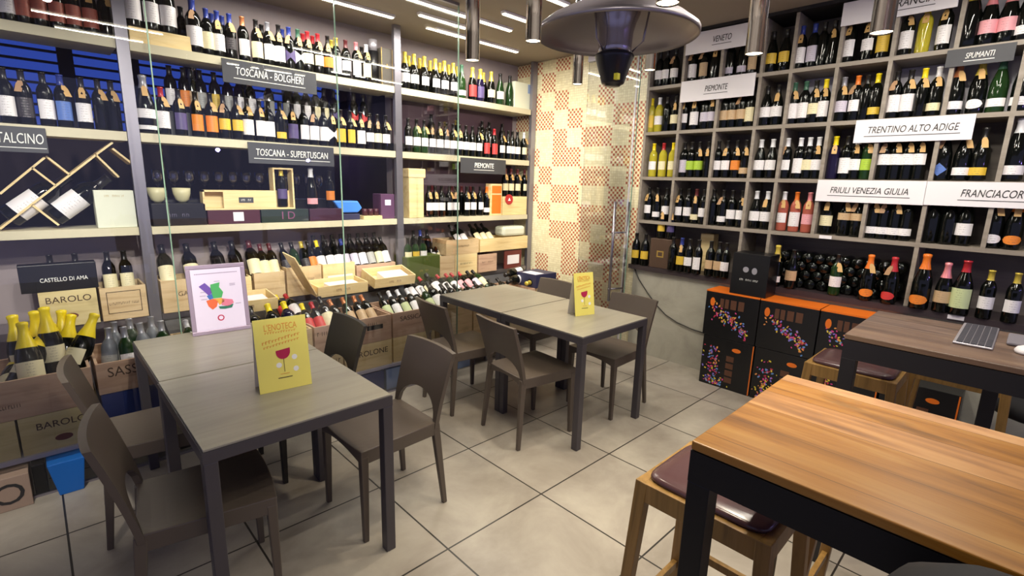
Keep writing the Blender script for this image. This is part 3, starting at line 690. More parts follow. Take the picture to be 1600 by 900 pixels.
# blue dish on stand and small box
t = thing('blue_dish', 'bright blue folded dish on the third shelf near the post', 'dish', (cx(543, 330, YF+.05), YF+.05, Z3))
MB().box(-.09, .10, -.03, .12, 0, .05).obj('dish_stand', M['navy'], t, bevel=.004)
MB().prism([(-.13, .16), (.09, .16), (.13, .10), (.09, .06), (-.06, .06)], -.02, .10).obj('dish_bowl', mat('sky_blue', '4c8ce8', .3), t, bevel=.01)
t = boxthing('carton', 'plum carton with lilac sticker beside the steel post, third shelf', 'carton', 596, 617, 340, Z3, .22, mat('plum_carton', '5a3858', .5), YF+.02, .15)
MB().box(-.03, .03, -.0015, 0, .12, .17).obj('sticker', M['poster'], t)
t = thing('bottle_tin', 'low dark tray with small jars between dish and plum carton', 'tray', (cx(580, 345, YF+.05), YF+.04, Z3))
MB().box(-.09, .09, -.03, .10, 0, .03).obj('tray_body', M['pine_light'], t, bevel=.003)
for k in range(3): MB().lathe([(0, .031), (.025, .031), (.025, .08), (.02, .09), (0, .09)], 16, c=(-.055+k*.055, .02, 0)).obj('jar', M['dark_red_card'], t)
# wooden bottle box with rounded lid
t = thing('wooden_bottle_box', 'upright pale pine bottle box with stepped lid beside the post', 'wine case', (cx(647, 330, YF+.03)+.01, YF+.03, Z3))
MB().box(-.085, .075, -.04, .12, 0, .43).obj('box_body', M['pine_light'], t, bevel=.006)
MB().box(-.09, .095, -.046, .126, .37, .455).obj('box_lid', M['pine_light'], t, bevel=.01)
row('670bkkwS*680bkkwS*690bkkwS702bkkwS*712bkkwS*729bkkwS*739bkkwS*750bkkwS760bkowL*', 1, YR, Z3, 310, 0, 'on third shelf, right bay', GL)
row('675bkmkN690bkmkN706bkmkN721bkmkN735bkmkN', 1, YF+.17, Z3, 300, 0, 'in back rank, third shelf right bay', GL)
t = boxthing('presentation_case', 'upright orange-lined pine case on the third shelf', 'wine case', 767, 784, 320, Z3, .335, M['pine_light'], YF, .09)
w_ = t['hw']
MB().box(-w_+.012, w_-.012, -.002, 0, .02, .22).box(-w_+.012, w_-.012, -.002, 0, .235, .315).obj('orange_lining', M['orange_card'], t)
t = boxthing('wine_case', 'square pine case with red wax seal at right end of third shelf', 'wine case', 786, 823, 320, Z3, .20, M['pine_light'], YF, .14)
w_ = t['hw']
disc(MB(), -w_*.55, .17, .055, .055, -.012, 0).obj('red_seal', M['red'], t)
MB().prism([(-w_*.55-.02, .155), (-w_*.55+.02, .155), (-w_*.55, .19)], -.014, -.012).obj('seal_mark', M['chalk'], t)
row('789bkmcS*798bkmcS*808bkmcS*819bkmcS*', 1, YR+.02, Z3+.201, 275, 0, 'standing on square pine case, third shelf', GL)

# ---- lower shelf (z .661): crates with leaning bottles
def crate(label, x0, x1, y, z, d, h, m, open_=True, txt=None, tm='brown_ink', ts=.05, tw=None, tz=.55, mark=None, name='wine_crate'):
    t = thing(name, label, 'wine crate', ((x0+x1)/2, y, z), group='wooden wine crates'); w = (x1-x0)/2; k = .012
    mb = MB().box(-w, w, 0, k, 0, h).box(-w, w, d-k, d, 0, h).box(-w, -w+k, k, d-k, 0, h).box(w-k, w, k, d-k, 0, h).box(-w+k, w-k, k, d-k, 0, k)
    if not open_: mb.box(-w+k, w-k, k, d-k, h-k, h)
    mb.obj('crate_body', m, t)
    if txt and txt[0] == '~': scribble('stencil_print', M[tm], t, 0, h*tz, tw or .16, ts*.5, seed=int(abs(x0)*100))
    elif txt: text('stencil_lettering', txt, ts, M[tm], t, (0, -.0008, h*tz), FA, width=tw, ext=.0005)
    if mark == 'oval': disc(MB(), 0, h*.28, .035, .018, -.0012, 0).obj('stencil_oval', M['maroon_ink'], t)
    if mark == 'frame':
        MB().box(-.09, .09, -.0012, 0, h*.2, h*.2+.004).box(-.09, .09, -.0012, 0, h*.85, h*.85+.004).box(-.09, -.086, -.0012, 0, h*.2, h*.85).box(.086, .09, -.0012, 0, h*.2, h*.85).obj('stencil_frame', M['brown_ink'], t)
    if mark == 'plate': MB().box(-.01, .12, -.0015, 0, h*.50, h*.68).obj('label_plate', M['ink'], t)
    return t
ZL = .661; YL = YF-.03
crate('yellow pine crate stencilled with an oval, on low shelf far left', -1.80, -1.53, YL, ZL, .26, .225, M['pine_yellow'], txt='BAROLO', tz=.75, ts=.055, mark='oval')
crate('pale pine crate with rectangular stencil left of the steel post', -1.515, -1.275, YL, ZL, .26, .215, M['pine'], txt='~', ts=.03, tz=.5, mark='frame')
t = boxthing('presentation_box', 'black oblong box with pale lettering on the yellow crate, far left', 'gift box', 28, 152, 430, ZL+.226, .165, M['carton_black'], YL+.0, .1)
text('lettering', 'CASTELLO DI AMA', .035, M['chalk'], t, (0.02, -.001, .07), FA, width=.22)
crate('honey pine crate with stencil just right of the left steel post', -1.19, -.90, YL, ZL, .26, .225, M['pine'], txt='GAJA', ts=.045)
crate('pine crate behind the framed map on the low shelf', -.88, -.62, YL, ZL, .26, .20, M['pine_light'])
crate('pine crate with three cream-labelled bottles right of the framed map', -.60, -.375, YL, ZL, .26, .215, M['pine'])
crate('square-sided pine crate left of the slanting box lid', -.36, -.08, YL, ZL, .26, .235, M['pine'], txt='~', ts=.03)
crate('pine crate holding a white card, behind the open boxes', -.065, .22, YL, ZL, .26, .235, M['pine_light'])
crate('dark-stained crate of leaning bottles behind the second open box', .235, .62, YL, ZL, .26, .20, M['pine_pink'])
crate('broad pine crate right of the green bottle carton', 1.09, 1.285, YL-.03, ZL, .26, .215, M['pine'])
crate('pine crate with faint stencil beneath the upper crates, right bay', 1.29, 1.58, YL-.03, ZL, .26, .215, M['pine_light'], txt='~', ts=.035)
crate('small pine crate with white sheet, right bay low shelf', 1.60, 1.86, YL-.03, ZL, .26, .19, M['pine_pink'], txt='~', ts=.03)
crate('upper pine crate with bottle cradle, left of its pair', 1.18, 1.60, YL-.03, ZL+.217, .24, .15, M['pine'], txt='~', ts=.035)
crate('upper pine crate holding three cream bottles, right of its pair', 1.62, 2.33, YL-.03, ZL+.217, .24, .14, M['pine_light'])
t = thing('framed_label', 'dark red framed card leaning on the low shelf near the mosaic', 'picture frame', (2.12, YL-.02, ZL))
MB().box(-.13, .13, 0, .02, 0, .2).obj('frame_border', M['maroon_ink'], t, bevel=.003)
MB().box(-.09, .09, -.003, 0, .05, .15).obj('frame_card', M['white'], t)
t = thing('carrier_bag', 'crumpled white paper bag on the upper crate at the right end', 'bag', (2.15, YL+.08, ZL+.217+.142))
bb = MB().box(-.17, .17, -.08, .08, 0, .11).obj('bag_body', M['white_box'], t, bevel=.03)
# green carton with three bottle tops
xg0, xg1 = cx(633, 410, YL-.04), cx(690, 410, YL-.04); xg1 = min(xg1, 1.075)
t = thing('bottle_carton', 'olive green six-bottle carton standing beside the steel post', 'carton', ((xg0+xg1)/2, YL-.05, ZL-.0))
gw = (xg1-xg0)/2
MB().box(-gw, gw, -.02, .20, -.0, .24).obj('carton_body', M['green_card'], t, bevel=.003)
scribble('carton_print', M['gold'], t, 0, .10, .10, .02, -.0212)
for k in range(3):
    bottle('b', 'n', 'k', 'cyw'[k], 'H', False, (xg0+.055+k*.085, YL+.0, ZL+.115), 0, 'green bottle poking out of the olive green carton, %s from left' % names[k], 'bottles in the green carton')
def lean(px, py, Y, z, k, g, c, L, sh, lab, grp, ang=28, axis='A', rz=0, tg=False):
    x = px if py is None else cx(px, py, Y)
    return bottle(k, g, c, L, sh, tg, (x, Y, z), 0, lab, grp, tilt=(-math.radians(ang), 0, rz))
LG = 'bottles leaning in the low shelf crates'
i = 0
for x, k, g, c, L, sh in [(-1.13, 'm', 'k', 'k', 'c', 'T'), (-.98, 'm', 'k', 'k', 'c', 'T'), (-.80, 'm', 'k', 'k', 'k', 'N'), (-.68, 'm', 'k', 'k', 'k', 'N'), (-.56, 'm', 'k', 'm', 'c', 'T'), (-.485, 'b', 'k', 'm', 'c', 'T'), (-.415, 'b', 'k', 'm', 'c', 'T'),
                          (-.32, 'b', 'k', 'k', 'k', 'S'), (-.24, 'b', 'n', 'k', 'c', 'L'), (-.16, 'b', 'k', 'g', 'k', 'S'), (-.105, 'b', 'k', 'k', 'o', 'T'), (-.03, 'b', 'k', 'y', 'w', 'T'), (.05, 'b', 'k', 'k', 'w', 'T'), (.125, 'b', 'k', 'k', 'w', 'T'), (.19, 'b', 'k', 'b', 'l', 'T'),
                          (.27, 'b', 'k', 'k', 'l', 'T'), (.35, 'b', 'k', 'k', 'w', 'T'), (.43, 'b', 'k', 'k', 's', 'T'), (.51, 'b', 'k', 'k', 'c', 'T'), (.58, 'b', 'k', 'k', 'w', 'T')]:
    lean(x, None, YL+.055, ZL+.15, k, g, c, L, sh, '%s bottle leaning back in crate; %s from left, low shelf middle bay' % (LABS[L][1]+'-labelled', names[i]), LG, 30); i += 1
for j in range(8):
    lean(-.04+j*.082, None, YL+.17, ZL+.16, 'b', 'k', 'k', 'k', 'N', 'plain dark bottle in back rank of low middle bay, %s from left' % names[j], LG, 12)
for j, x in enumerate((-1.72, -1.6, -1.44, -1.35)):
    lean(x, None, YL+.13, ZL+.13, 'b', 'k', 'k', 'c', 'T', 'cream-labelled bottle behind the far-left crates, %s from left' % names[j], LG, 12)
for j, (x, L) in enumerate(((1.03, 'w'), (1.115, 'w'), (1.20, 'c'))):
    lean(x, None, YL+.03, ZL+.10, 'b', 'k', 'k', L, 'T', 'dark bottle leaning in broad crate right of green carton, %s' % names[j], LG, 38)
for j, x in enumerate((.95, 1.03, 1.11)):
    lean(x, None, YL+.17, ZL+.16, 'b', 'k', 'kbk'[j], 'k', 'N', 'unlabelled dark bottle behind the broad crate, %s from left' % names[j], LG, 8)
for j, (x, L) in enumerate(((1.40, 'w'), (1.485, 'w'), (1.67, 'c'), (1.755, 'c'), (1.84, 'c'))):
    lean(x, None, YL+.0, ZL+.217+.07, 'b', 'k', 'k', L, 'T', 'bottle with pale label tilted in the upper crates, %s from left' % names[j], LG, 48)

# ---- front tier crates (on plinth)
YC = 1.72; h1 = .20
crate('wide front crate at far left holding the yellow-necked bottles', -2.35, -1.645, YC, PZ+.20, .42, .20, M['pine_pink'], txt='~', ts=.035, tz=.35)
crate('pink pine crate stencilled SASSICAIA holding grey-wrapped bottles', -1.625, -1.235, YC, PZ+.235, .42, .17, M['pine_pink'], txt='SASSICAIA', ts=.075, tw=.30, tz=.66)
crate('yellow pine crate with oval stencil under the wide left crate', -1.945, -1.63, YC, PZ, .42, .198, M['pine_yellow'], False, txt='BAROLO', ts=.05, tz=.68, mark='oval')
crate('plain yellow pine crate at bottom left edge', -2.35, -1.955, YC, PZ, .42, .198, M['pine_yellow'], False)
t = thing('carton', 'dark blue carton under the SASSICAIA crate', 'carton', (-1.43, YC+.01, PZ)); MB().box(-.19, .19, 0, .4, 0, .232).obj('box_body', M['blue_box'], t, bevel=.004)
disc(MB(), .10, .15, .02, .025, -.0015, 0).obj('white_emblem', M['white'], t)
FT = [(-1.22, -.85, 'pine', None, None), (-.835, -.48, 'pine', '~', None), (-.465, -.27, 'pine_pink', '~', None), (-.255, .128, 'pine_pink', '~', 'plate'), (.142, .53, 'pine_pink', 'SASSICAIA', None), (.545, .93, 'pine', None, None), (.945, 1.33, 'pine', None, None), (1.345, 1.73, 'pine_pink', None, None), (1.745, 2.12, 'pine', None, None)]
ph = ['behind the near grey table, leftmost', 'behind the framed map and yellow sign', 'left of the dark chair back', 'with black plate, right of dark chair', 'stencilled SASSICAIA behind the middle chair', 'behind left leg of the far table', 'under the far table, left', 'under the far table, middle', 'under the far table, right']
for (a, b, m, tx, mk), p_ in zip(FT, ph):
    crate('upper front crate %s' % p_, a, b, YC, PZ+.20, .42, .195, M[m], txt=tx, ts=.055, tw=.26 if tx == 'SASSICAIA' else None, tz=.72 if tx else .5, mark=mk)
    crate('lower front crate %s' % p_, a, b, YC, PZ, .42, .198, M['pine_light' if b < .6 else m], False, txt='BAROLONE' if a == -.255 else ('~' if tx else None), ts=.06, tz=.62)
# filler ends: stored goods under the plinth
def carton(label, x0, x1, y0, y1, h, m, z=0):
    t = thing('carton', label, 'carton', ((x0+x1)/2, y0, z)); MB().box((x0-x1)/2, (x1-x0)/2, 0, y1-y0, 0, h).obj('box_body', m, t, bevel=.003); return t
t = carton('grey-brown carton printed TO on the floor at bottom left', -2.30, -1.935, 1.60, 1.90, .17, mat('kraft_carton', '9a8474', .7))
text('lettering', 'TO', .15, M['ink'], t, (.06, -.001, .08), FA)
carton('black carton on the floor under the plinth, bottom left', -1.925, -1.875, 1.66, 1.95, .17, M['carton_black'])
t = thing('plastic_crate', 'bright blue plastic crate under the plinth behind left chairs', 'plastic crate', (-1.795, 1.60, 0))
MB().prism([(-.045, 0), (.05, 0), (.07, .175), (-.075, .175)], 0, .3).obj('crate_shell', M['bright_blue'], t, bevel=.004)
carton('dark carton with white sticker under plinth behind left table', -1.30, -1.10, 1.72, 2.0, .17, M['carton_black'])
carton('blue and white carton on floor under the plinth, middle', -.25, .05, 1.71, 1.98, .17, M['blue_box'])
carton('pale blue carton under the plinth beside the middle blue one', .07, .30, 1.71, 1.98, .165, M['pale_blue'])
carton('pale blue carton under plinth seen below the third chair', .52, .74, 1.71, 1.98, .17, M['pale_blue'])
carton('second pale blue carton below third chair, right of first', .76, .96, 1.71, 1.98, .17, M['pale_blue'])
# bottles in the front crates
FG = 'bottles laid in the front crates'
def fb(x, y, z, k, g, c, L, sh, lab, ang=55, rz=0, roll=0): return bottle(k, g, c, L, sh, False, (x, y, z), 0, lab, FG, tilt=(-math.radians(ang), roll, rz))
zc = PZ+.20+.02
for j, (px, py, Y, z, a, rz) in enumerate(((15, 560, 1.84, .47, 38, -.9), (47, 570, 1.80, .45, 18, .05), (77, 520, 1.92, .49, 8, .1), (104, 545, 1.86, .47, 32, -.9), (92, 570, 1.95, .44, 25, -.6), (35, 545, 2.0, .45, 10, .3), (60, 530, 2.05, .45, 5, 0), (5, 590, 1.79, .42, 60, -.2), (100, 520, 2.03, .44, 12, -.2))):
    x = at(px, py, 1, Y).x
    lab = '%s of the yellow-necked champagne bottles in the far-left crate' % names[j]
    fb(min(x, -1.73), Y, z+.05, 'C', 'k', 'y', 'c', 'S', lab, a, rz)
for j, (x, y, L) in enumerate(((-1.56, 1.83, 's'), (-1.47, 1.80, 'w'), (-1.38, 1.84, 's'), (-1.30, 1.82, 's'), (-1.52, 1.95, 's'), (-1.42, 1.98, 'w'), (-1.33, 1.96, 's'))):
    fb(x, y, PZ+.26, 'b', 's' if j % 2 == 0 else 'n', 's', L, 'T', '%s grey-wrapped bottle standing in the SASSICAIA crate' % names[j], 14, random.uniform(-.3, .3))
specs = []
x = -1.16
SEQ = [('k', 'k', 'c')]*3+[('k', 'w', 'w')]*2+[('n', 'y', 'c')]*2+[('k', 'w', 'w')]*2+[('k', 'r', 'w')]*2+[('k', 'y', 'c')]*2+[('r', 'p', 'p')]*0
cols = [(-1.15, 'b', 'n', 'w', 'c'), (-1.06, 'b', 'k', 'k', 'w'), (-.97, 'b', 'n', 'k', 'w'), (-.88, 'b', 'n', 'w', 'e'), (-.78, 'm', 'k', 'k', 'c'), (-.66, 'm', 'k', 'y', 'c'), (-.55, 'm', 'd', 'y', 'c'), (-.44, 'b', 'k', 'y', 'r'), (-.36, 'b', 'k', 'r', 'r'), (-.29, 'm', 'k', 'k', 'c'),
        (-.205, 'b', 'k', 'c', 'b'), (-.12, 'b', 'k', 'c', 'b'), (-.035, 'b', 'k', 'c', 'b'), (.05, 'b', 'k', 'c', 'b'), (.19, 'b', 'k', 'k', 'e'), (.275, 'b', 'k', 'w', 'w'), (.36, 'b', 'k', 'w', 'e'), (.445, 'b', 'k', 'w', 'w'), (.60, 'b', 'n', 'w', 'e'), (.69, 'm', 'k', 'k', 'w'), (.80, 'b', 'k', 'k', 'w'), (.88, 'b', 'k', 'k', 'w')]
for j, (x, k, g, c, L) in enumerate(cols):
    fb(x, 1.80, PZ+.30, k, g, c, L, 'T', '%s bottle leaning in front crates, %s from the left of the front rank' % (LABS[L][1]+'-labelled', names[j]), 50, random.uniform(-.06, .06))
# second rank behind, higher, on a sloped rack (right part)
t = thing('sloped_rack', 'dark sloped rack behind the front crates carrying the back rank', 'wine rack', (0, 2.15, 0))
MB().add([(-1.2, 0, PZ), (2.12, 0, PZ), (2.12, 0, .50), (-1.2, 0, .50), (-1.2, .28, PZ), (2.12, .28, PZ), (2.12, .28, .62), (-1.2, .28, .62)], [(0, 1, 2, 3), (3, 2, 6, 7), (4, 7, 6, 5), (0, 3, 7, 4), (1, 5, 6, 2), (0, 4, 5, 1)]).obj('rack_body', M['slate'], t)
cols2 = [(-.50, 'b', 'k', 'y', 'r'), (-.41, 'b', 'k', 'r', 'w'), (.62, 'b', 'k', 'k', 'w'), (.71, 'b', 'k', 'k', 'w'), (.80, 'b', 'k', 'r', 'c'), (.90, 'm', 'k', 'k', 'w'), (1.01, 'b', 'k', 'r', 'w'), (1.10, 'b', 'n', 'r', 'w'), (1.19, 'b', 'k', 'r', 'p'), (1.28, 'b', 'k', 'r', 'p'), (1.37, 'b', 'k', 'k', 'l'), (1.46, 'b', 'n', 'k', 'c')]
for j, (x, k, g, c, L) in enumerate(cols2):
    fb(x, 2.10, .565, k, g, c, L, 'T', '%s bottle on sloped rack behind the front crates, %s from left' % (LABS[L][1]+'-labelled', names[j]), 62, random.uniform(-.05, .05))
for j, (x, y, z) in enumerate(((1.00, 1.83, .50), (1.12, 1.83, .50), (1.24, 1.83, .50), (1.42, 1.83, .50), (1.54, 1.83, .50))):
    fb(x, y, z, 'b', 'k', 'k', 'wcwew'[j], 'T', '%s bottle in front crates behind the far table top' % names[j], 58)
# two magnums lying crosswise at right end
for j, (x, y, z) in enumerate(((1.66, 2.0, .655), (1.78, 1.86, .65), (1.74, 2.12, .70))):
    bottle('m', 'k', 'g' if j == 1 else 'k', 'w', 'T', False, (x+.18, y, z), 0, 'large bottle lying crosswise before the mosaic wall, %s of three' % names[j], FG, tilt=(0, -PI/2, .3))
# open flat pine boxes
def openbox(label, x0, x1, y, z, tiltx, lid=False, white=(.3, .9)):
    w = (x1-x0)/2; t = thing('open_pine_box', label, 'wine case', ((x0+x1)/2, y, z), rot=(math.radians(tiltx), 0, 0)); d = .24; h = .085; k = .009
    MB().box(-w, w, 0, k, 0, h).box(-w, w, d-k, d, 0, h).box(-w, -w+k, k, d-k, 0, h).box(w-k, w, k, d-k, 0, h).box(-w+k, w-k, k, d-k, 0, k).obj('box_body', M['pine_light'], t)
    MB().box(-w+2*w*white[0], -w+2*w*white[1], .02, d-.05, k, h-.02).obj('white_insert', M['white'], t, bevel=.006)
    scribble('stencil_print', M['maroon_ink'], t, 0, h*.5, .12, .02)
    if lid: MB().bar((-w-.004, .02+d/2, h*.3), (-w-.16, .02+d/2, h+.24), .008, d, side=(1, 0, 0)).obj('sliding_lid', M['pine_light'], t)
    return t
ax0, ax1 = at(497, 460, 1, 2.16).x, at(570, 460, 1, 2.16).x
openbox('open pine box with raised sliding lid above the pink-labelled bottles', ax0, at(575, 458, 1, 2.16).x+.0, 2.16, .695, 4, True)
openbox('open pine box with white insert and dark corner, second from lid', at(578, 450, 1, 2.22).x+.03, at(640, 445, 1, 2.22).x+.04, 2.20, .70, 14)
openbox('open pine box with white padding just right of the framed map', -.98, -.55, 2.14, .665, 6)
MB()
t = thing('white_card', 'white card propped on the pine crate behind the open boxes', 'card', (.075, YL-.022, ZL+.02))
MB().box(-.11, .11, 0, .006, 0, .12).obj('card_sheet', M['white'], t)
# boxes at the far end (seen over the far table)
t = carton('navy carton with white papers at the far end by the mosaic wall', 1.72, 2.02, 1.71, 1.98, .13, M['navy'], PZ+.395)
MB().box(-.14, -.02, .02, .2, .131, .134).obj('paper_sheet', M['white'], t)
t = carton('black carton behind the navy one at the foot of mosaic wall', 2.135, 2.27, 1.9, 2.3, .40, M['carton_black'], PZ)
t = thing('card_holder', 'white folded card on the cartons before the mosaic wall', 'card', (1.80, 2.06, PZ+.30))
MB().prism([(-.07, 0), (.07, 0), (.05, .12), (-.05, .12)], 0, .004).box(-.06, .06, 0, .10, 0, .003).obj('card_sheet', M['white'], t)

# ------------------------------------------------------------------ SIGNS
def sign(label, c, w, h, txt, tw, dark, rot, ts=.06, toff=0, shear=.0):
    t = thing('shelf_sign', label, 'sign', c, rot=(0, 0, rot), group='shelf signs')
    MB().box(-w/2, w/2, -.004, .004, -h/2, h/2).obj('sign_board', M['slate'] if dark else M['white'], t, bevel=.001)
    text('sign_lettering', txt, ts, M['chalk'] if dark else M['ink'], t, (toff, -.0052, .004), FA, width=tw, shear=shear)
    MB().box(toff-tw*.53, toff+tw*.53, -.0055, -.004, -ts*.58, -ts*.58+.004).obj('sign_underline', M['chalk'] if dark else M['ink'], t)
    return t
YSn = YF-.03
sign('dark sign lettered TOSCANA - BOLGHERI under the top shelf', (-.37, YSn, 2.312), .655, .155, 'TOSCANA - BOLGHERI', .47, True, 0, .075, -.01, .15)
sign('dark sign lettered TOSCANA - SUPERTUSCAN under the second shelf', (-.25, YSn, 1.770), .645, .15, 'TOSCANA - SUPERTUSCAN', .54, True, 0, .07, 0, .1)
sign('dark sign lettered PIEMONTE on the left wall shelving', (1.68, YSn, 1.765), .61, .15, 'PIEMONTE', .26, True, 0, .07, 0, .1)
sign('dark sign lettered MONTALCINO at the far left edge', (-1.98, YSn, 1.77), .66, .14, 'MONTALCINO', .30, True, 0, .08, .165, .1)
XS = XB-.008
def bsign(label, y0, y1, z0, z1, txt, tw, dark=False, ts=.06, toff=0):
    return sign(label, (XS, (y0+y1)/2, (z0+z1)/2), abs(y1-y0), z1-z0, txt, tw, dark, -PI/2, ts, toff, .2)
bsign('white sign lettered VENETO at the top of the right cubbies', .725, .17, 2.703, 2.868, 'VENETO', .15, ts=.065, toff=.03)
bsign('white sign lettered PIEMONTE on the right cubbies', .735, .117, 2.325, 2.495, 'PIEMONTE', .19, ts=.065)
bsign('white sign ending in ANCIA at top right of cubbies', -.415, -1.025, 2.72, 2.868, 'FRANCIA', .22, ts=.065, toff=.08)
bsign('white sign lettered TRENTINO ALTO ADIGE', -.60, -1.215, 1.943, 2.093, 'TRENTINO ALTO ADIGE', .47, ts=.062)
bsign('white sign lettered FRIULI VENEZIA GIULIA', -.42, -1.044, 1.540, 1.692, 'FRIULI VENEZIA GIULIA', .45, ts=.06)
bsign('white sign lettered FRANCIACORTA at right edge', -1.046, -1.66, 1.543, 1.692, 'FRANCIACORTA', .33, ts=.065, toff=.03)
bsign('black sign lettered SPUMANTI on the upper right cubbies', -1.02, -1.325, 2.375, 2.475, 'SPUMANTI', .13, True, ts=.045)
p = at(1238, 372, 0, XS)
t = thing('price_strip', 'small white price strip on cubby shelf edge above lying bottles', 'price label', (XS, at(1290, 368, 0, XS).y, 1.283)); MB().box(-.002, .002, -.04, .04, -.012, .012).obj('card_sheet', M['white'], t)
t = thing('price_strip', 'small white price strip on the counter edge behind the dark table', 'price label', (2.38, at(1493, 498, 0, 2.38).y, .852)); MB().box(-.003, .003, -.04, .04, -.013, .013).obj('card_sheet', M['white'], t)

# ------------------------------------------------------------------ goods around the right counter
def bbox(name, label, cat, y0, y1, z, h, m, x0, d, part='box_body'):
    t = thing(name, label, cat, (x0, (y0+y1)/2, z), rot=(0, 0, -PI/2)); w = abs(y1-y0)/2
    MB().box(-w, w, 0, d, 0, h).obj(part, m, t, bevel=.003); return t
yb0, yb1 = at(1017, 395, 0, XB+.0).y, at(1050, 395, 0, XB+.0).y
t = bbox('gift_box', 'brown gift box with gold square emblem on the counter', 'gift box', yb0, yb1, Z0, .27, M['brown_card'], XB-.02, .2)
MB().box(-.035, .035, -.0015, 0, .10, .16).obj('gold_emblem', M['gold'], t)
MB().box(-.022, .022, -.0022, -.0015, .112, .148).obj('emblem_inset', M['brown_card'], t)
ym = (yb0+yb1)/2
bottle('b', 'k', 'k', 'y', 'S', True, (XB+.05, ym+.045, Z0+.272), -PI/2, 'dark bottle with yellow label on the brown gift box, left one', 'bottles on the brown gift box')
bottle('b', 'k', 'k', 'v', 'S', True, (XB+.05, ym-.05, Z0+.272), -PI/2, 'dark bottle with violet label on the brown gift box, right one', 'bottles on the brown gift box')
t = bbox('wooden_bottle_box', 'orange-brown wooden box standing behind the counter bottles', 'wine case', .50, .38, Z0, .34, M['pine_light'], XB+.16, .1)
# stacked cartons
def carton_deco(t, w, h, seed, top=True, upright=False):
    rnd = random.Random(seed); cols = ['e8d040', 'd84890', '8878d8', 'e89850', 'c03050', '6898d8']
    ms = [mat_c(c) for c in cols]; mb = MB()
    n = 120
    for k in range(n):
        u = rnd.random()
        if upright: x = -w*.55+rnd.gauss(0, .035)+.05*(1-u)*rnd.random(); z = h*(.05+.75*u**1.6)
        else: x = -w*.8+1.5*w*u**.7+rnd.gauss(0, .01); z = h*(.60-.40*u)+rnd.gauss(0, .03)
        if abs(x) > w-.012: x = (w-.014)*(1 if x > 0 else -1)
        z = min(max(z, .012), h-.012)
        a = rnd.random()*PI; r = rnd.uniform(.006, .012)
        pts = [(x+r*math.cos(q)*math.cos(a)-r*.6*math.sin(q)*math.sin(a), z+r*math.cos(q)*math.sin(a)+r*.6*math.sin(q)*math.cos(a)) for q in [PI/3*i for i in range(6)]]
        y = -.0008-.0001*(k % 7)
        mb.add([(px_, y, pz_) for px_, pz_ in pts], [(0, 1, 2, 3, 4, 5)], rnd.randrange(6))
    mb.obj('confetti_print', ms, t)
_mc = {}
def mat_c(c):
    if c not in _mc: _mc[c] = mat('print_'+c, c, .5)
    return _mc[c]
M['print_brown'] = mat('brown_print', '5c3a28', .5)
XC = 2.17
cl = [('black confetti-print carton with orange lid, top left by concrete wall', .205, -.215, .42, .375, 1), ('black confetti-print carton with orange lid, top row middle', -.222, -.622, .42, .375, 2), ('black confetti-print carton with orange lid, top row right', -.629, -1.03, .42, .375, 3),
      ('black confetti-print carton on the floor, bottom left by concrete wall', .19, -.222, 0, .417, 4), ('black carton with side stripes on the floor, bottom row middle', -.229, -.625, 0, .417, 5), ('black carton on floor beneath the dark table, bottom row right', -.632, -1.03, 0, .417, 6), ('black carton with orange edge on floor under the dark table', -1.04, -1.44, 0, .417, 7)]
for lab, y0, y1, z, h, sd in cl:
    t = bbox('panettone_carton', lab, 'carton', y0, y1, z, h, M['carton_black'], XC, .235, 'carton_body'); t['group'] = 'black and orange cake cartons'; w = abs(y1-y0)/2
    carton_deco(t, w, h, sd, upright=z == 0)
    if z: MB().box(-w, w, 0, .235, h+.0005, h+.003).box(-w, w, -.0015, 0, h-.008, h+.003).obj('orange_lid', M['orange_card'], t)
    else: MB().box(w-.012, w-.004, -.0012, 0, 0.005, h-.005).obj('orange_stripe', M['orange_card'], t)
    if z: disc(MB(), -w*.72, h*.76, .019, .035, -.0015, 0).obj('orange_oval', M['orange_card'], t)
    else: disc(MB(), w*.35, h*.82, .035, .017, -.0015, 0).obj('orange_oval', M['orange_card'], t)
    if z:
        mb = MB()
        for k, xx in enumerate((-.09, -.05, -.005, .055)): mb.box(xx, xx+(.03 if k < 2 else .045), -.001, 0, h*.66, h*.86)
        mb.obj('brown_print', M['print_brown'], t)
    else:
        mb = MB()
        for k in range(4): mb.box(.0, .06, -.001, 0, h*.14+k*.06, h*.14+k*.06+.045)
        mb.obj('brown_print', M['print_brown'], t)
yk0, yk1 = at(1140, 440, 0, XC+.0).y, at(1198, 440, 0, XC).y
t = bbox('gift_box', 'square black box with two pale emblems standing on orange-topped cartons', 'gift box', yk0, yk1, .80, .325, M['carton_black'], XC+.015, .2)
w = abs(yk1-yk0)/2
e = MB(); disc(e, -.03, .20, .022, .022, -.0015, 0); disc(e, .035, .195, .02, .026, -.0015, 0); e.obj('pale_emblem', mat('grey_print', '9a98a0', .4), t)
scribble('pale_print', M['chalk'], t, 0, .12, .14, .014)
# cable on the concrete wall
cp = [at(px, py, 0, 2.408) for px, py in ((991, 418), (998, 436), (1010, 455), (1025, 476), (1040, 492), (1058, 504), (1080, 514), (1104, 522))]
tag(MB().tube(cp, .005, 8).obj('power_cable', M['cable']), 'black cable looping across the concrete wall under the counter', 'cable')

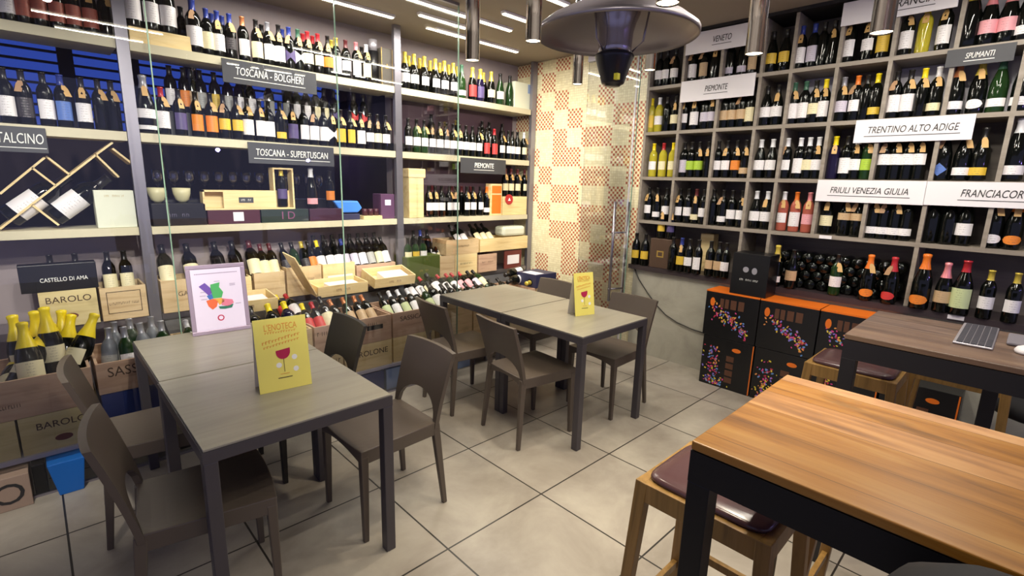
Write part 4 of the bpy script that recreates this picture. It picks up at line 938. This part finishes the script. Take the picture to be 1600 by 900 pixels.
# ------------------------------------------------------------------ TABLES
def grey_table(label, x0, x1, y0, y1):
    t = thing('dining_table', label, 'table', ((x0+x1)/2, (y0+y1)/2, 0), group='grey dining tables'); w, d = (x1-x0)/2, (y1-y0)/2; H = .735
    MB().box(-w+.004, w-.004, -d+.004, d-.004, H-.008, H).obj('tabletop', M['table_top'], t, bevel=.0015)
    MB().box(-w, w, -d, -d+.025, H-.05, H-.008).box(-w, w, d-.025, d, H-.05, H-.008).box(-w, -w+.025, -d+.025, d-.025, H-.05, H-.008).box(w-.025, w, -d+.025, d-.025, H-.05, H-.008).box(-w+.004, w-.004, -d+.004, d-.004, H-.014, H-.008).obj('apron_frame', M['table_metal'], t)
    for sx in (-1, 1):
        for s2 in (-1, 1):
            MB().box(sx*(w-.022)-.022, sx*(w-.022)+.022, s2*(d-.022)-.022, s2*(d-.022)+.022, 0, H-.05).obj('leg', M['table_metal'], t, bevel=.003)
    return t
grey_table('near left grey table, front half with the yellow sign', -1.472, -.778, .160, .905)
grey_table('back half of the left grey table, carrying the framed map', -1.468, -.776, .909, 1.62)
grey_table('far grey table, front half with yellow sign', .475, 1.180, .148, .858)
grey_table('back half of the far grey table, empty top near the crates', .475, 1.180, .862, 1.572)

def bar_table(label, x0, x1, y0, y1, H, m, fm, inset=0):
    t = thing('bar_table', label, 'table', ((x0+x1)/2, (y0+y1)/2, 0)); w, d = (x1-x0)/2, (y1-y0)/2; L = .052
    MB().box(-w, w, -d, d, H-.022, H).obj('tabletop', m, t, bevel=.003)
    MB().box(-w, w, -d, -d+L, H-.10, H-.024).box(-w, w, d-L, d, H-.10, H-.024).box(-w, -w+L, -d+L, d-L, H-.10, H-.024).box(w-L, w, -d+L, d-L, H-.10, H-.024).obj('top_frame', fm, t)
    for sx in (-1, 1):
        for s2 in (-1, 1):
            xx = sx*(w-L/2); yo = inset if (sx > 0 and s2 > 0) else 0
            MB().box(xx-L/2, xx+L/2, s2*(d-L/2)-L/2-yo, s2*(d-L/2)+L/2-yo, 0, H-.10).obj('leg', fm, t, bevel=.002)
    return t
bar_table('tall bar table with glossy honey-oak plank top in the foreground', -.757, -.135, -2.55, -1.115, 1.05, M['oak'], M['black_metal'])
bar_table('tall bar table with dark smoked-oak top near the stacked cartons', .548, 1.152, -2.55, -1.112, 1.05, M['old_oak'], M['dark_metal2'], inset=.42)

# ------------------------------------------------------------------ CHAIRS
def chair_parts(t, m):
    sw, sd, sh = .205, .21, .45
    # seat: curved slab with scalloped apron, front = +Y
    nx, ny = 12, 10; vs = []; fs = []
    def hw(v): return sw*(1-.10*(1-v)/2)   # v -1 back .. 1 front
    for lay in (0, 1):
        for j in range(ny+1):
            v = -1+2*j/ny
            for i in range(nx+1):
                u = -1+2*i/nx; x = u*hw(v); y = v*sd
                if v > .9: y += .012*(1-u*u)
                z = sh-.012*(1-u*u)*(1-abs(v)**3) if lay == 0 else sh-.024-.042*max(abs(u)**4, abs(v)**6*abs(u)**2)
                vs.append((x, y, z))
    N = (nx+1)*(ny+1)
    for j in range(ny):
        for i in range(nx):
            a = j*(nx+1)+i; fs.append((a, a+1, a+nx+2, a+nx+1)); fs.append((N+a, N+a+nx+1, N+a+nx+2, N+a+1))
    for i in range(nx):
        a = i; fs.append((a, N+a, N+a+1, a+1)); a = ny*(nx+1)+i; fs.append((a, a+1, N+a+1, N+a))
    for j in range(ny):
        a = j*(nx+1); fs.append((a, a+nx+1, N+a+nx+1, N+a)); a += nx; fs.append((a, N+a, N+a+nx+1, a+nx+1))
    MB().add(vs, fs, 0, False).obj('seat', m, t, bevel=.004)
    # legs
    for sx in (-1, 1):
        MB().bar((sx*(sw-.018), sd-.018, sh-.03), (sx*(sw-.012), sd-.014, 0), .036, .036, .024, .024).obj('leg', m, t, bevel=.004)
        MB().bar((sx*(sw*.90-.014), -sd+.012, sh-.01), (sx*(sw-.010), -sd-.028, 0), .030, .040, .022, .024).obj('leg', m, t, bevel=.004)
    # back: panel with an arched cut-out, curved in plan and leaning back
    H0, H1 = sh-.03, .79; nu, nv = 20, 12; vs = []; fs = []
    def P(u, z, off):
        k = (z-H0)/(H1-H0); half = sw*.92+.012*k
        y = -sd+.012-.098*k**1.25 - .020*(1-u*u)*min(1, k*1.3) + off
        return (u*half, y, z)
    for lay in (0, 1):
        for i in range(nu+1):
            u = -1+2*i/nu; ua = abs(u)/.85
            zb = H0 if ua >= 1 else H0+.03+.12*math.sqrt(max(0, 1-ua**2.2))
            zt = H1-.004*abs(u)**3
            for j in range(nv+1):
                z = zb+(zt-zb)*j/nv; vs.append(P(u, z, .012 if lay == 0 else -.010))
    N = (nu+1)*(nv+1)
    for i in range(nu):
        for j in range(nv):
            a = i*(nv+1)+j; b = a+nv+1; fs.append((a, b, b+1, a+1)); fs.append((N+a, N+a+1, N+b+1, N+b))
    mb = MB().add(vs, fs, 0, True)
    rim = []
    for i in range(nu): rim.append((i*(nv+1), (i+1)*(nv+1)))
    for j in range(nv): rim.append((nu*(nv+1)+j, nu*(nv+1)+j+1))
    for i in range(nu, 0, -1): rim.append((i*(nv+1)+nv, (i-1)*(nv+1)+nv))
    for j in range(nv, 0, -1): rim.append((j, j-1))
    for a, b in rim: mb.add([vs[a], vs[b], vs[N+b], vs[N+a]], [(0, 1, 2, 3)], 0, False)
    mb.obj('backrest', m, t)
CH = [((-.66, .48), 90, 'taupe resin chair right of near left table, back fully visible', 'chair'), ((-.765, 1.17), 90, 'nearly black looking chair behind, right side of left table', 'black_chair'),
      ((.475, .56), -97, 'taupe resin chair at left side of far table, nearest the camera', 'chair'), ((.44, 1.20), -95, 'taupe resin chair at left side of far table, farther back', 'chair'),
      ((1.19, .455), 90, 'taupe resin chair at the right end of the far table, front', 'chair'), ((1.17, 1.21), 90, 'taupe resin chair right of far table, mostly hidden behind its top', 'chair'),
      ((-1.45, 1.155), -94, 'taupe resin chair at left side of the left table, nearer the crates', 'chair'), ((-1.425, .43), -98, 'taupe resin chair nearest lower left corner', 'chair')]
c0 = None; cb = None
for (x, y), dg, lab, m in CH:
    if c0 is None:
        c0 = thing('dining_chair', lab, 'chair', (x, y, 0), math.radians(dg), 'resin dining chairs'); chair_parts(c0, M['chair'])
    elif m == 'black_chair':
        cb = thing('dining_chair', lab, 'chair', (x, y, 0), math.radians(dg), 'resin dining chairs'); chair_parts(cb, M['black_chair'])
    else: dup(c0, (x, y, 0), math.radians(dg), lab, 'resin dining chairs')

# ------------------------------------------------------------------ STOOLS
def stool(label, x, y, rz=0):
    t = thing('bar_stool', label, 'stool', (x, y, 0), rz, 'wooden bar stools'); a, b, H = .178, .198, .735
    fr = MB().box(-a, a, -b, -b+.028, H-.075, H-.012).box(-a, a, b-.028, b, H-.075, H-.012).box(-a, -a+.028, -b+.028, b-.028, H-.075, H-.012).box(a-.028, a, -b+.028, b-.028, H-.075, H-.012).box(-a+.028, a-.028, -b+.028, b-.028, H-.03, H-.012)
    fr.obj('seat_frame', M['stool_wood'], t, bevel=.002)
    # cushion
    nx, ny = 10, 10; vs = []; fs = []
    def sq(u, v):
        r = 1.0
        return u, v
    pr = []
    for z, k in ((0, .985), (.008, 1.0), (.015, .985), (.020, .93), (.023, .75), (.024, .4)):
        for i in range(32):
            q = 2*PI*i/32; c_, s_ = math.cos(q), math.sin(q); e = 2/7
            vs.append(((a-.018)*k*abs(c_)**e*(1 if c_ >= 0 else -1), (b-.016)*k*abs(s_)**e*(1 if s_ >= 0 else -1), H-.012+z))
    for r in range(5):
        for i in range(32): fs.append((r*32+i, r*32+(i+1) % 32, (r+1)*32+(i+1) % 32, (r+1)*32+i))
    fs.append(tuple(range(160, 192))); fs.append(tuple(range(31, -1, -1)))
    MB().add(vs, fs, 0, True).obj('cushion', M['leather'], t)
    for sx in (-1, 1):
        for s2 in (-1, 1):
            MB().bar((sx*(a-.019), s2*(b-.019), H-.012), (sx*(a+.018), s2*(b+.018), 0), .040, .040, .032, .032).obj('leg', M['stool_wood'], t, bevel=.003)
    for sx in (-1, 1): MB().bar((sx*(a+.003), -b+.01, .30), (sx*(a+.003), b-.01, .30), .018, .028).obj('foot_rail', M['stool_wood'], t)
    for s2 in (-1, 1): MB().bar((-a+.01, s2*(b+.005), .22), (a-.01, s2*(b+.005), .22), .018, .028, side=(0, 1, 0)).obj('foot_rail', M['stool_wood'], t)
    return t
s0 = stool('bar stool with shiny brown seat at left end of foreground oak table', -.345, -1.047)
dup(s0, (.14, -1.42, 0), 0, 'bar stool whose legs show beneath the foreground oak table', 'wooden bar stools')
dup(s0, (1.275, -1.045, 0), 0, 'bar stool tucked behind the dark table leg, by the cartons', 'wooden bar stools')
dup(s0, (1.665, -1.43, 0), 0, 'shaded bar stool under the dark table, right-hand one', 'wooden bar stools')
dup(s0, (-1.02, -1.72, 0), 0, 'bar stool beneath the black backpack at bottom right', 'wooden bar stools')
# black backpack
t = thing('backpack', 'black backpack standing on a stool in the bottom right corner', 'backpack', (-1.03, -1.67, .735))
vs = []; fs = []; n = 28
LV = [(0, .15, .10), (.05, .18, .125), (.20, .19, .13), (.33, .175, .12), (.38, .15, .105), (.415, .10, .08), (.43, .03, .03)]
for z, a, b in LV:
    for i in range(n):
        q = 2*PI*i/n; c_, s_ = math.cos(q), math.sin(q); e = .6
        vs.append((b*abs(c_)**e*(1 if c_ >= 0 else -1), a*abs(s_)**e*(1 if s_ >= 0 else -1), z))
for r in range(len(LV)-1):
    for i in range(n): fs.append((r*n+i, r*n+(i+1) % n, (r+1)*n+(i+1) % n, (r+1)*n+i))
fs.append(tuple(range(n-1, -1, -1))); fs.append(tuple(range((len(LV)-1)*n, len(LV)*n)))
MB().add(vs, fs, 0, True).obj('pack_body', M['black_fabric'], t)
MB().tube([(-.138, .19*math.cos(q)*.8, .22+.17*math.sin(q)) for q in [PI*k/12-.1 for k in range(13)]], .011, 8).obj('shoulder_strap', M['black_fabric'], t)
MB().tube([(-.06, -.05+.1*k/6, .415+.035*math.sin(PI*k/6)) for k in range(7)], .008, 8).obj('grab_handle', M['black_fabric'], t)

# ------------------------------------------------------------------ TABLE-TOP THINGS
TZ = .7355
t = thing('framed_map', 'pewter-framed coloured wine region map standing on the left table', 'picture frame', (-1.068, 1.50, TZ), rot=(math.radians(-7), 0, math.radians(-4)))
MB().box(-.145, .145, 0, .014, 0, .022).box(-.145, .145, 0, .014, .365, .387).box(-.145, -.123, 0, .014, .022, .365).box(.123, .145, 0, .014, .022, .365).obj('frame_border', M['frame_lilac'], t, bevel=.003)
MB().box(-.123, .123, .006, .010, .022, .365).obj('map_sheet', M['poster'], t)
regs = [('violet_region', '6a4aa8', [(-.075, .26), (-.05, .275), (-.03, .25), (-.025, .225), (-.04, .215), (-.055, .235)]), ('green_region', '48a860', [(-.028, .265), (.01, .272), (.006, .25), (.02, .225), (.012, .20), (-.022, .20), (-.03, .235)]),
        ('blue_region', '3a6ab8', [(-.048, .214), (-.026, .222), (-.022, .20), (-.038, .195)]), ('orange_region', 'e0683c', [(-.052, .192), (-.022, .198), (-.005, .185), (-.012, .16), (-.03, .148), (-.045, .165)]),
        ('yellow_region', 'e0a848', [(-.02, .198), (.012, .198), (.022, .182), (.0, .165), (-.006, .18)]), ('pink_region', 'd87890', [(.012, .196), (.055, .186), (.06, .17), (.035, .155), (.008, .165)]), ('forest_region', '287058', [(-.005, .160), (.03, .158), (.058, .165), (.05, .148), (.02, .145), (.0, .148)])]
for nm, c, pts in regs: MB().prism([(x*1.2, .21+(z-.21)*1.2) for x, z in pts], .004, .006).obj(nm, mat(nm, c, .5), t)
mb = MB()
for i in range(26): mb.box(-.105+i*.0081, -.099+i*.0081, .0048, .006, .335, .340)
for xx, zz in ((.06, .27), (.06, .262), (.08, .155), (-.085, .235), (-.09, .215), (-.085, .195), (-.015, .29), (0, .14)): mb.box(xx, xx+.028, .0048, .006, zz, zz+.003)
mb.obj('map_captions', mat('grey_lilac_ink', '9a8ca8', .6), t)
mb = MB(); disc(mb, 0, .085, .017, .017, .0045, .006); mb.obj('map_seal', M['wine_ink'], t); disc(MB(), 0, .085, .011, .011, .0038, .0046).obj('seal_centre', M['poster'], t)
def table_sign(label, loc, rz, w, h):
    t = thing('table_sign', label, 'sign', loc, rz, 'yellow tent signs'); k = math.tan(math.radians(9))*h
    MB().add([(-w/2, 0, 0), (w/2, 0, 0), (w/2, k, h), (-w/2, k, h), (-w/2, .0015, 0), (w/2, .0015, 0), (w/2, k+.0015, h), (-w/2, k+.0015, h)], [(0, 1, 2, 3), (7, 6, 5, 4), (0, 3, 7, 4), (1, 5, 6, 2), (3, 2, 6, 7)]).obj('front_sheet', M['paper_yellow'], t)
    MB().add([(-w/2, 2*k, 0), (w/2, 2*k, 0), (w/2, k+.002, h), (-w/2, k+.002, h)], [(0, 1, 2, 3)]).obj('back_sheet', M['white'], t)
    inc = Matrix.Rotation(-math.radians(9), 4, 'X'); g = bpy.data.objects.new('printed_artwork', None)
    rot = (PI/2-math.radians(9), 0, 0)
    def on(z): return math.tan(math.radians(9))*z-.0012
    s = h/.30
    text('lettering', "L'ENOTECA", .038*s, M['orange_ink'], t, (0, on(.262*s), .262*s), rot, width=w*.62, ext=.0003)
    pass
    for zz, w0, hh, sk in ((.238, .6, .009, 0), (.208, .74, .014, .16), (.19, .7, .010, .16)):
        rnd = random.Random(int(zz*999)); n = 12; mb = MB()
        for k in range(n):
            a = (-w0/2+w0*k/n)*w; z_ = zz*s+a*sk; hs = hh*s*rnd.uniform(.6, 1)
            for q0, q1, r0, r1 in ((a, a+w0*w/n*.28, 0, hs), (a, a+w0*w/n*.75, hs*.8, hs)):
                mb.add([(q0, on(z_+r0), z_+r0), (q1, on(z_+r0), z_+r0), (q1, on(z_+r1), z_+r1), (q0, on(z_+r1), z_+r1)], [(0, 1, 2, 3)])
        mb.obj('small_print', M['orange_ink'], t)
    def flat(nm, pts, m, lift=.0012):
        MB().add([(x*s, math.tan(math.radians(9))*z*s-lift, z*s) for x, z in pts], [tuple(range(len(pts)))]).obj(nm, m, t)
    flat('printed_wine', [(-.028, .165)]+[(-.028*math.cos(q), .158-.03*math.sin(q)) for q in [PI*k/10 for k in range(11)]]+[(.028, .172)], M['wine_ink'])
    flat('printed_stem', [(-.001, .128), (.001, .128), (.001, .075), (-.001, .075)], M['brown_ink'])
    flat('printed_foot', [(-.018, .066), (.018, .066), (.018, .068), (-.018, .068)], M['orange_ink'])
    for kx, kz in ((.043, .13), (-.02, .105), (.045, .08)): flat('printed_dot', [(kx+.011*math.cos(q), kz+.011*math.sin(q)) for q in [2*PI*k/14 for k in range(14)]], M['chalk'], .0009)
    flat('printed_caption', [(-.028, .05), (.028, .05), (.028, .053), (-.028, .053)], M['brown_ink'])
    return t
table_sign('larger-looking yellow tent sign with wine glass on the near left table', (-1.087, .485, TZ), math.radians(-6), .205, .30)
table_sign('yellow tent sign with wine glass on the far table', (.885, .455, TZ), math.radians(-14), .165, .288)
# keyboard, mouse, phone
kp0, kp1 = at(1489, 537, 2, 1.055), at(1552, 543, 2, 1.055); kp2 = at(1508, 507, 2, 1.055)
t = thing('keyboard', 'slim aluminium computer keyboard with dark keys on the dark table', 'keyboard', (.735, -1.425, 1.051), 0)
MB().box(0, .425, -.115, 0, 0, .008).obj('keyboard_base', M['alu'], t, bevel=.003)
mb = MB()
for r in range(5):
    for c in range(14):
        if r == 4 and 3 < c < 9: continue
        mb.box(.012+c*.0289, .012+c*.0289+.0255, -.010-r*.0205-.018, -.010-r*.0205, .008, .011)
mb.box(.012+4*.0289, .012+8.9*.0289, -.110, -.092, .008, .011)
mb.obj('keys', M['key'], t)
t = thing('mouse_pad', 'grey folded cloth lying beside the keyboard on the dark table', 'cloth', (.98, -1.63, 1.051))
MB().box(-.1, .1, -.06, .06, 0, .012).obj('cloth_layer', mat('grey_cloth', '77727a', .8), t, bevel=.006)
t = thing('computer_mouse', 'white computer mouse at the right edge of the dark table', 'computer mouse', (.80, -1.625, 1.051))
MB().lathe([(0, 0), (.030, 0), (.032, .008), (.026, .02), (.012, .028), (0, .03)], 24).obj('mouse_shell', M['white'], t); t.scale = (1.5, 1, .9)
# castor base far right
t = thing('office_chair_base', 'black five-star castor base on the floor at right edge', 'office chair', (2.05, -1.78, 0))
MB().lathe([(0, .06), (.05, .06), (.06, .09), (.035, .13), (.03, .45), (0, .45)], 20).obj('gas_column', M['black_metal'], t)
for k in range(5):
    a = 2*PI*k/5+.3; c_, s_ = math.cos(a), math.sin(a)
    l = MB().bar((c_*.04, s_*.04, .10), (c_*.27, s_*.27, .065), .05, .035, .035, .025, side=(-s_, c_, 0)).obj('star_arm', M['black_metal'], t)
    MB().lathe([(0, -.012), (.026, -.012), (.026, .012), (0, .012)], 16).obj('castor', M['black_metal'], l, (c_*.27, s_*.27, .0265), (PI/2, 0, a))
MB().lathe([(0, .45), (.22, .45), (.24, .48), (.22, .52), (0, .53)], 28).obj('round_seat', M['black_fabric'], t)
print('COUNTS', COUNT, len(bpy.data.objects))
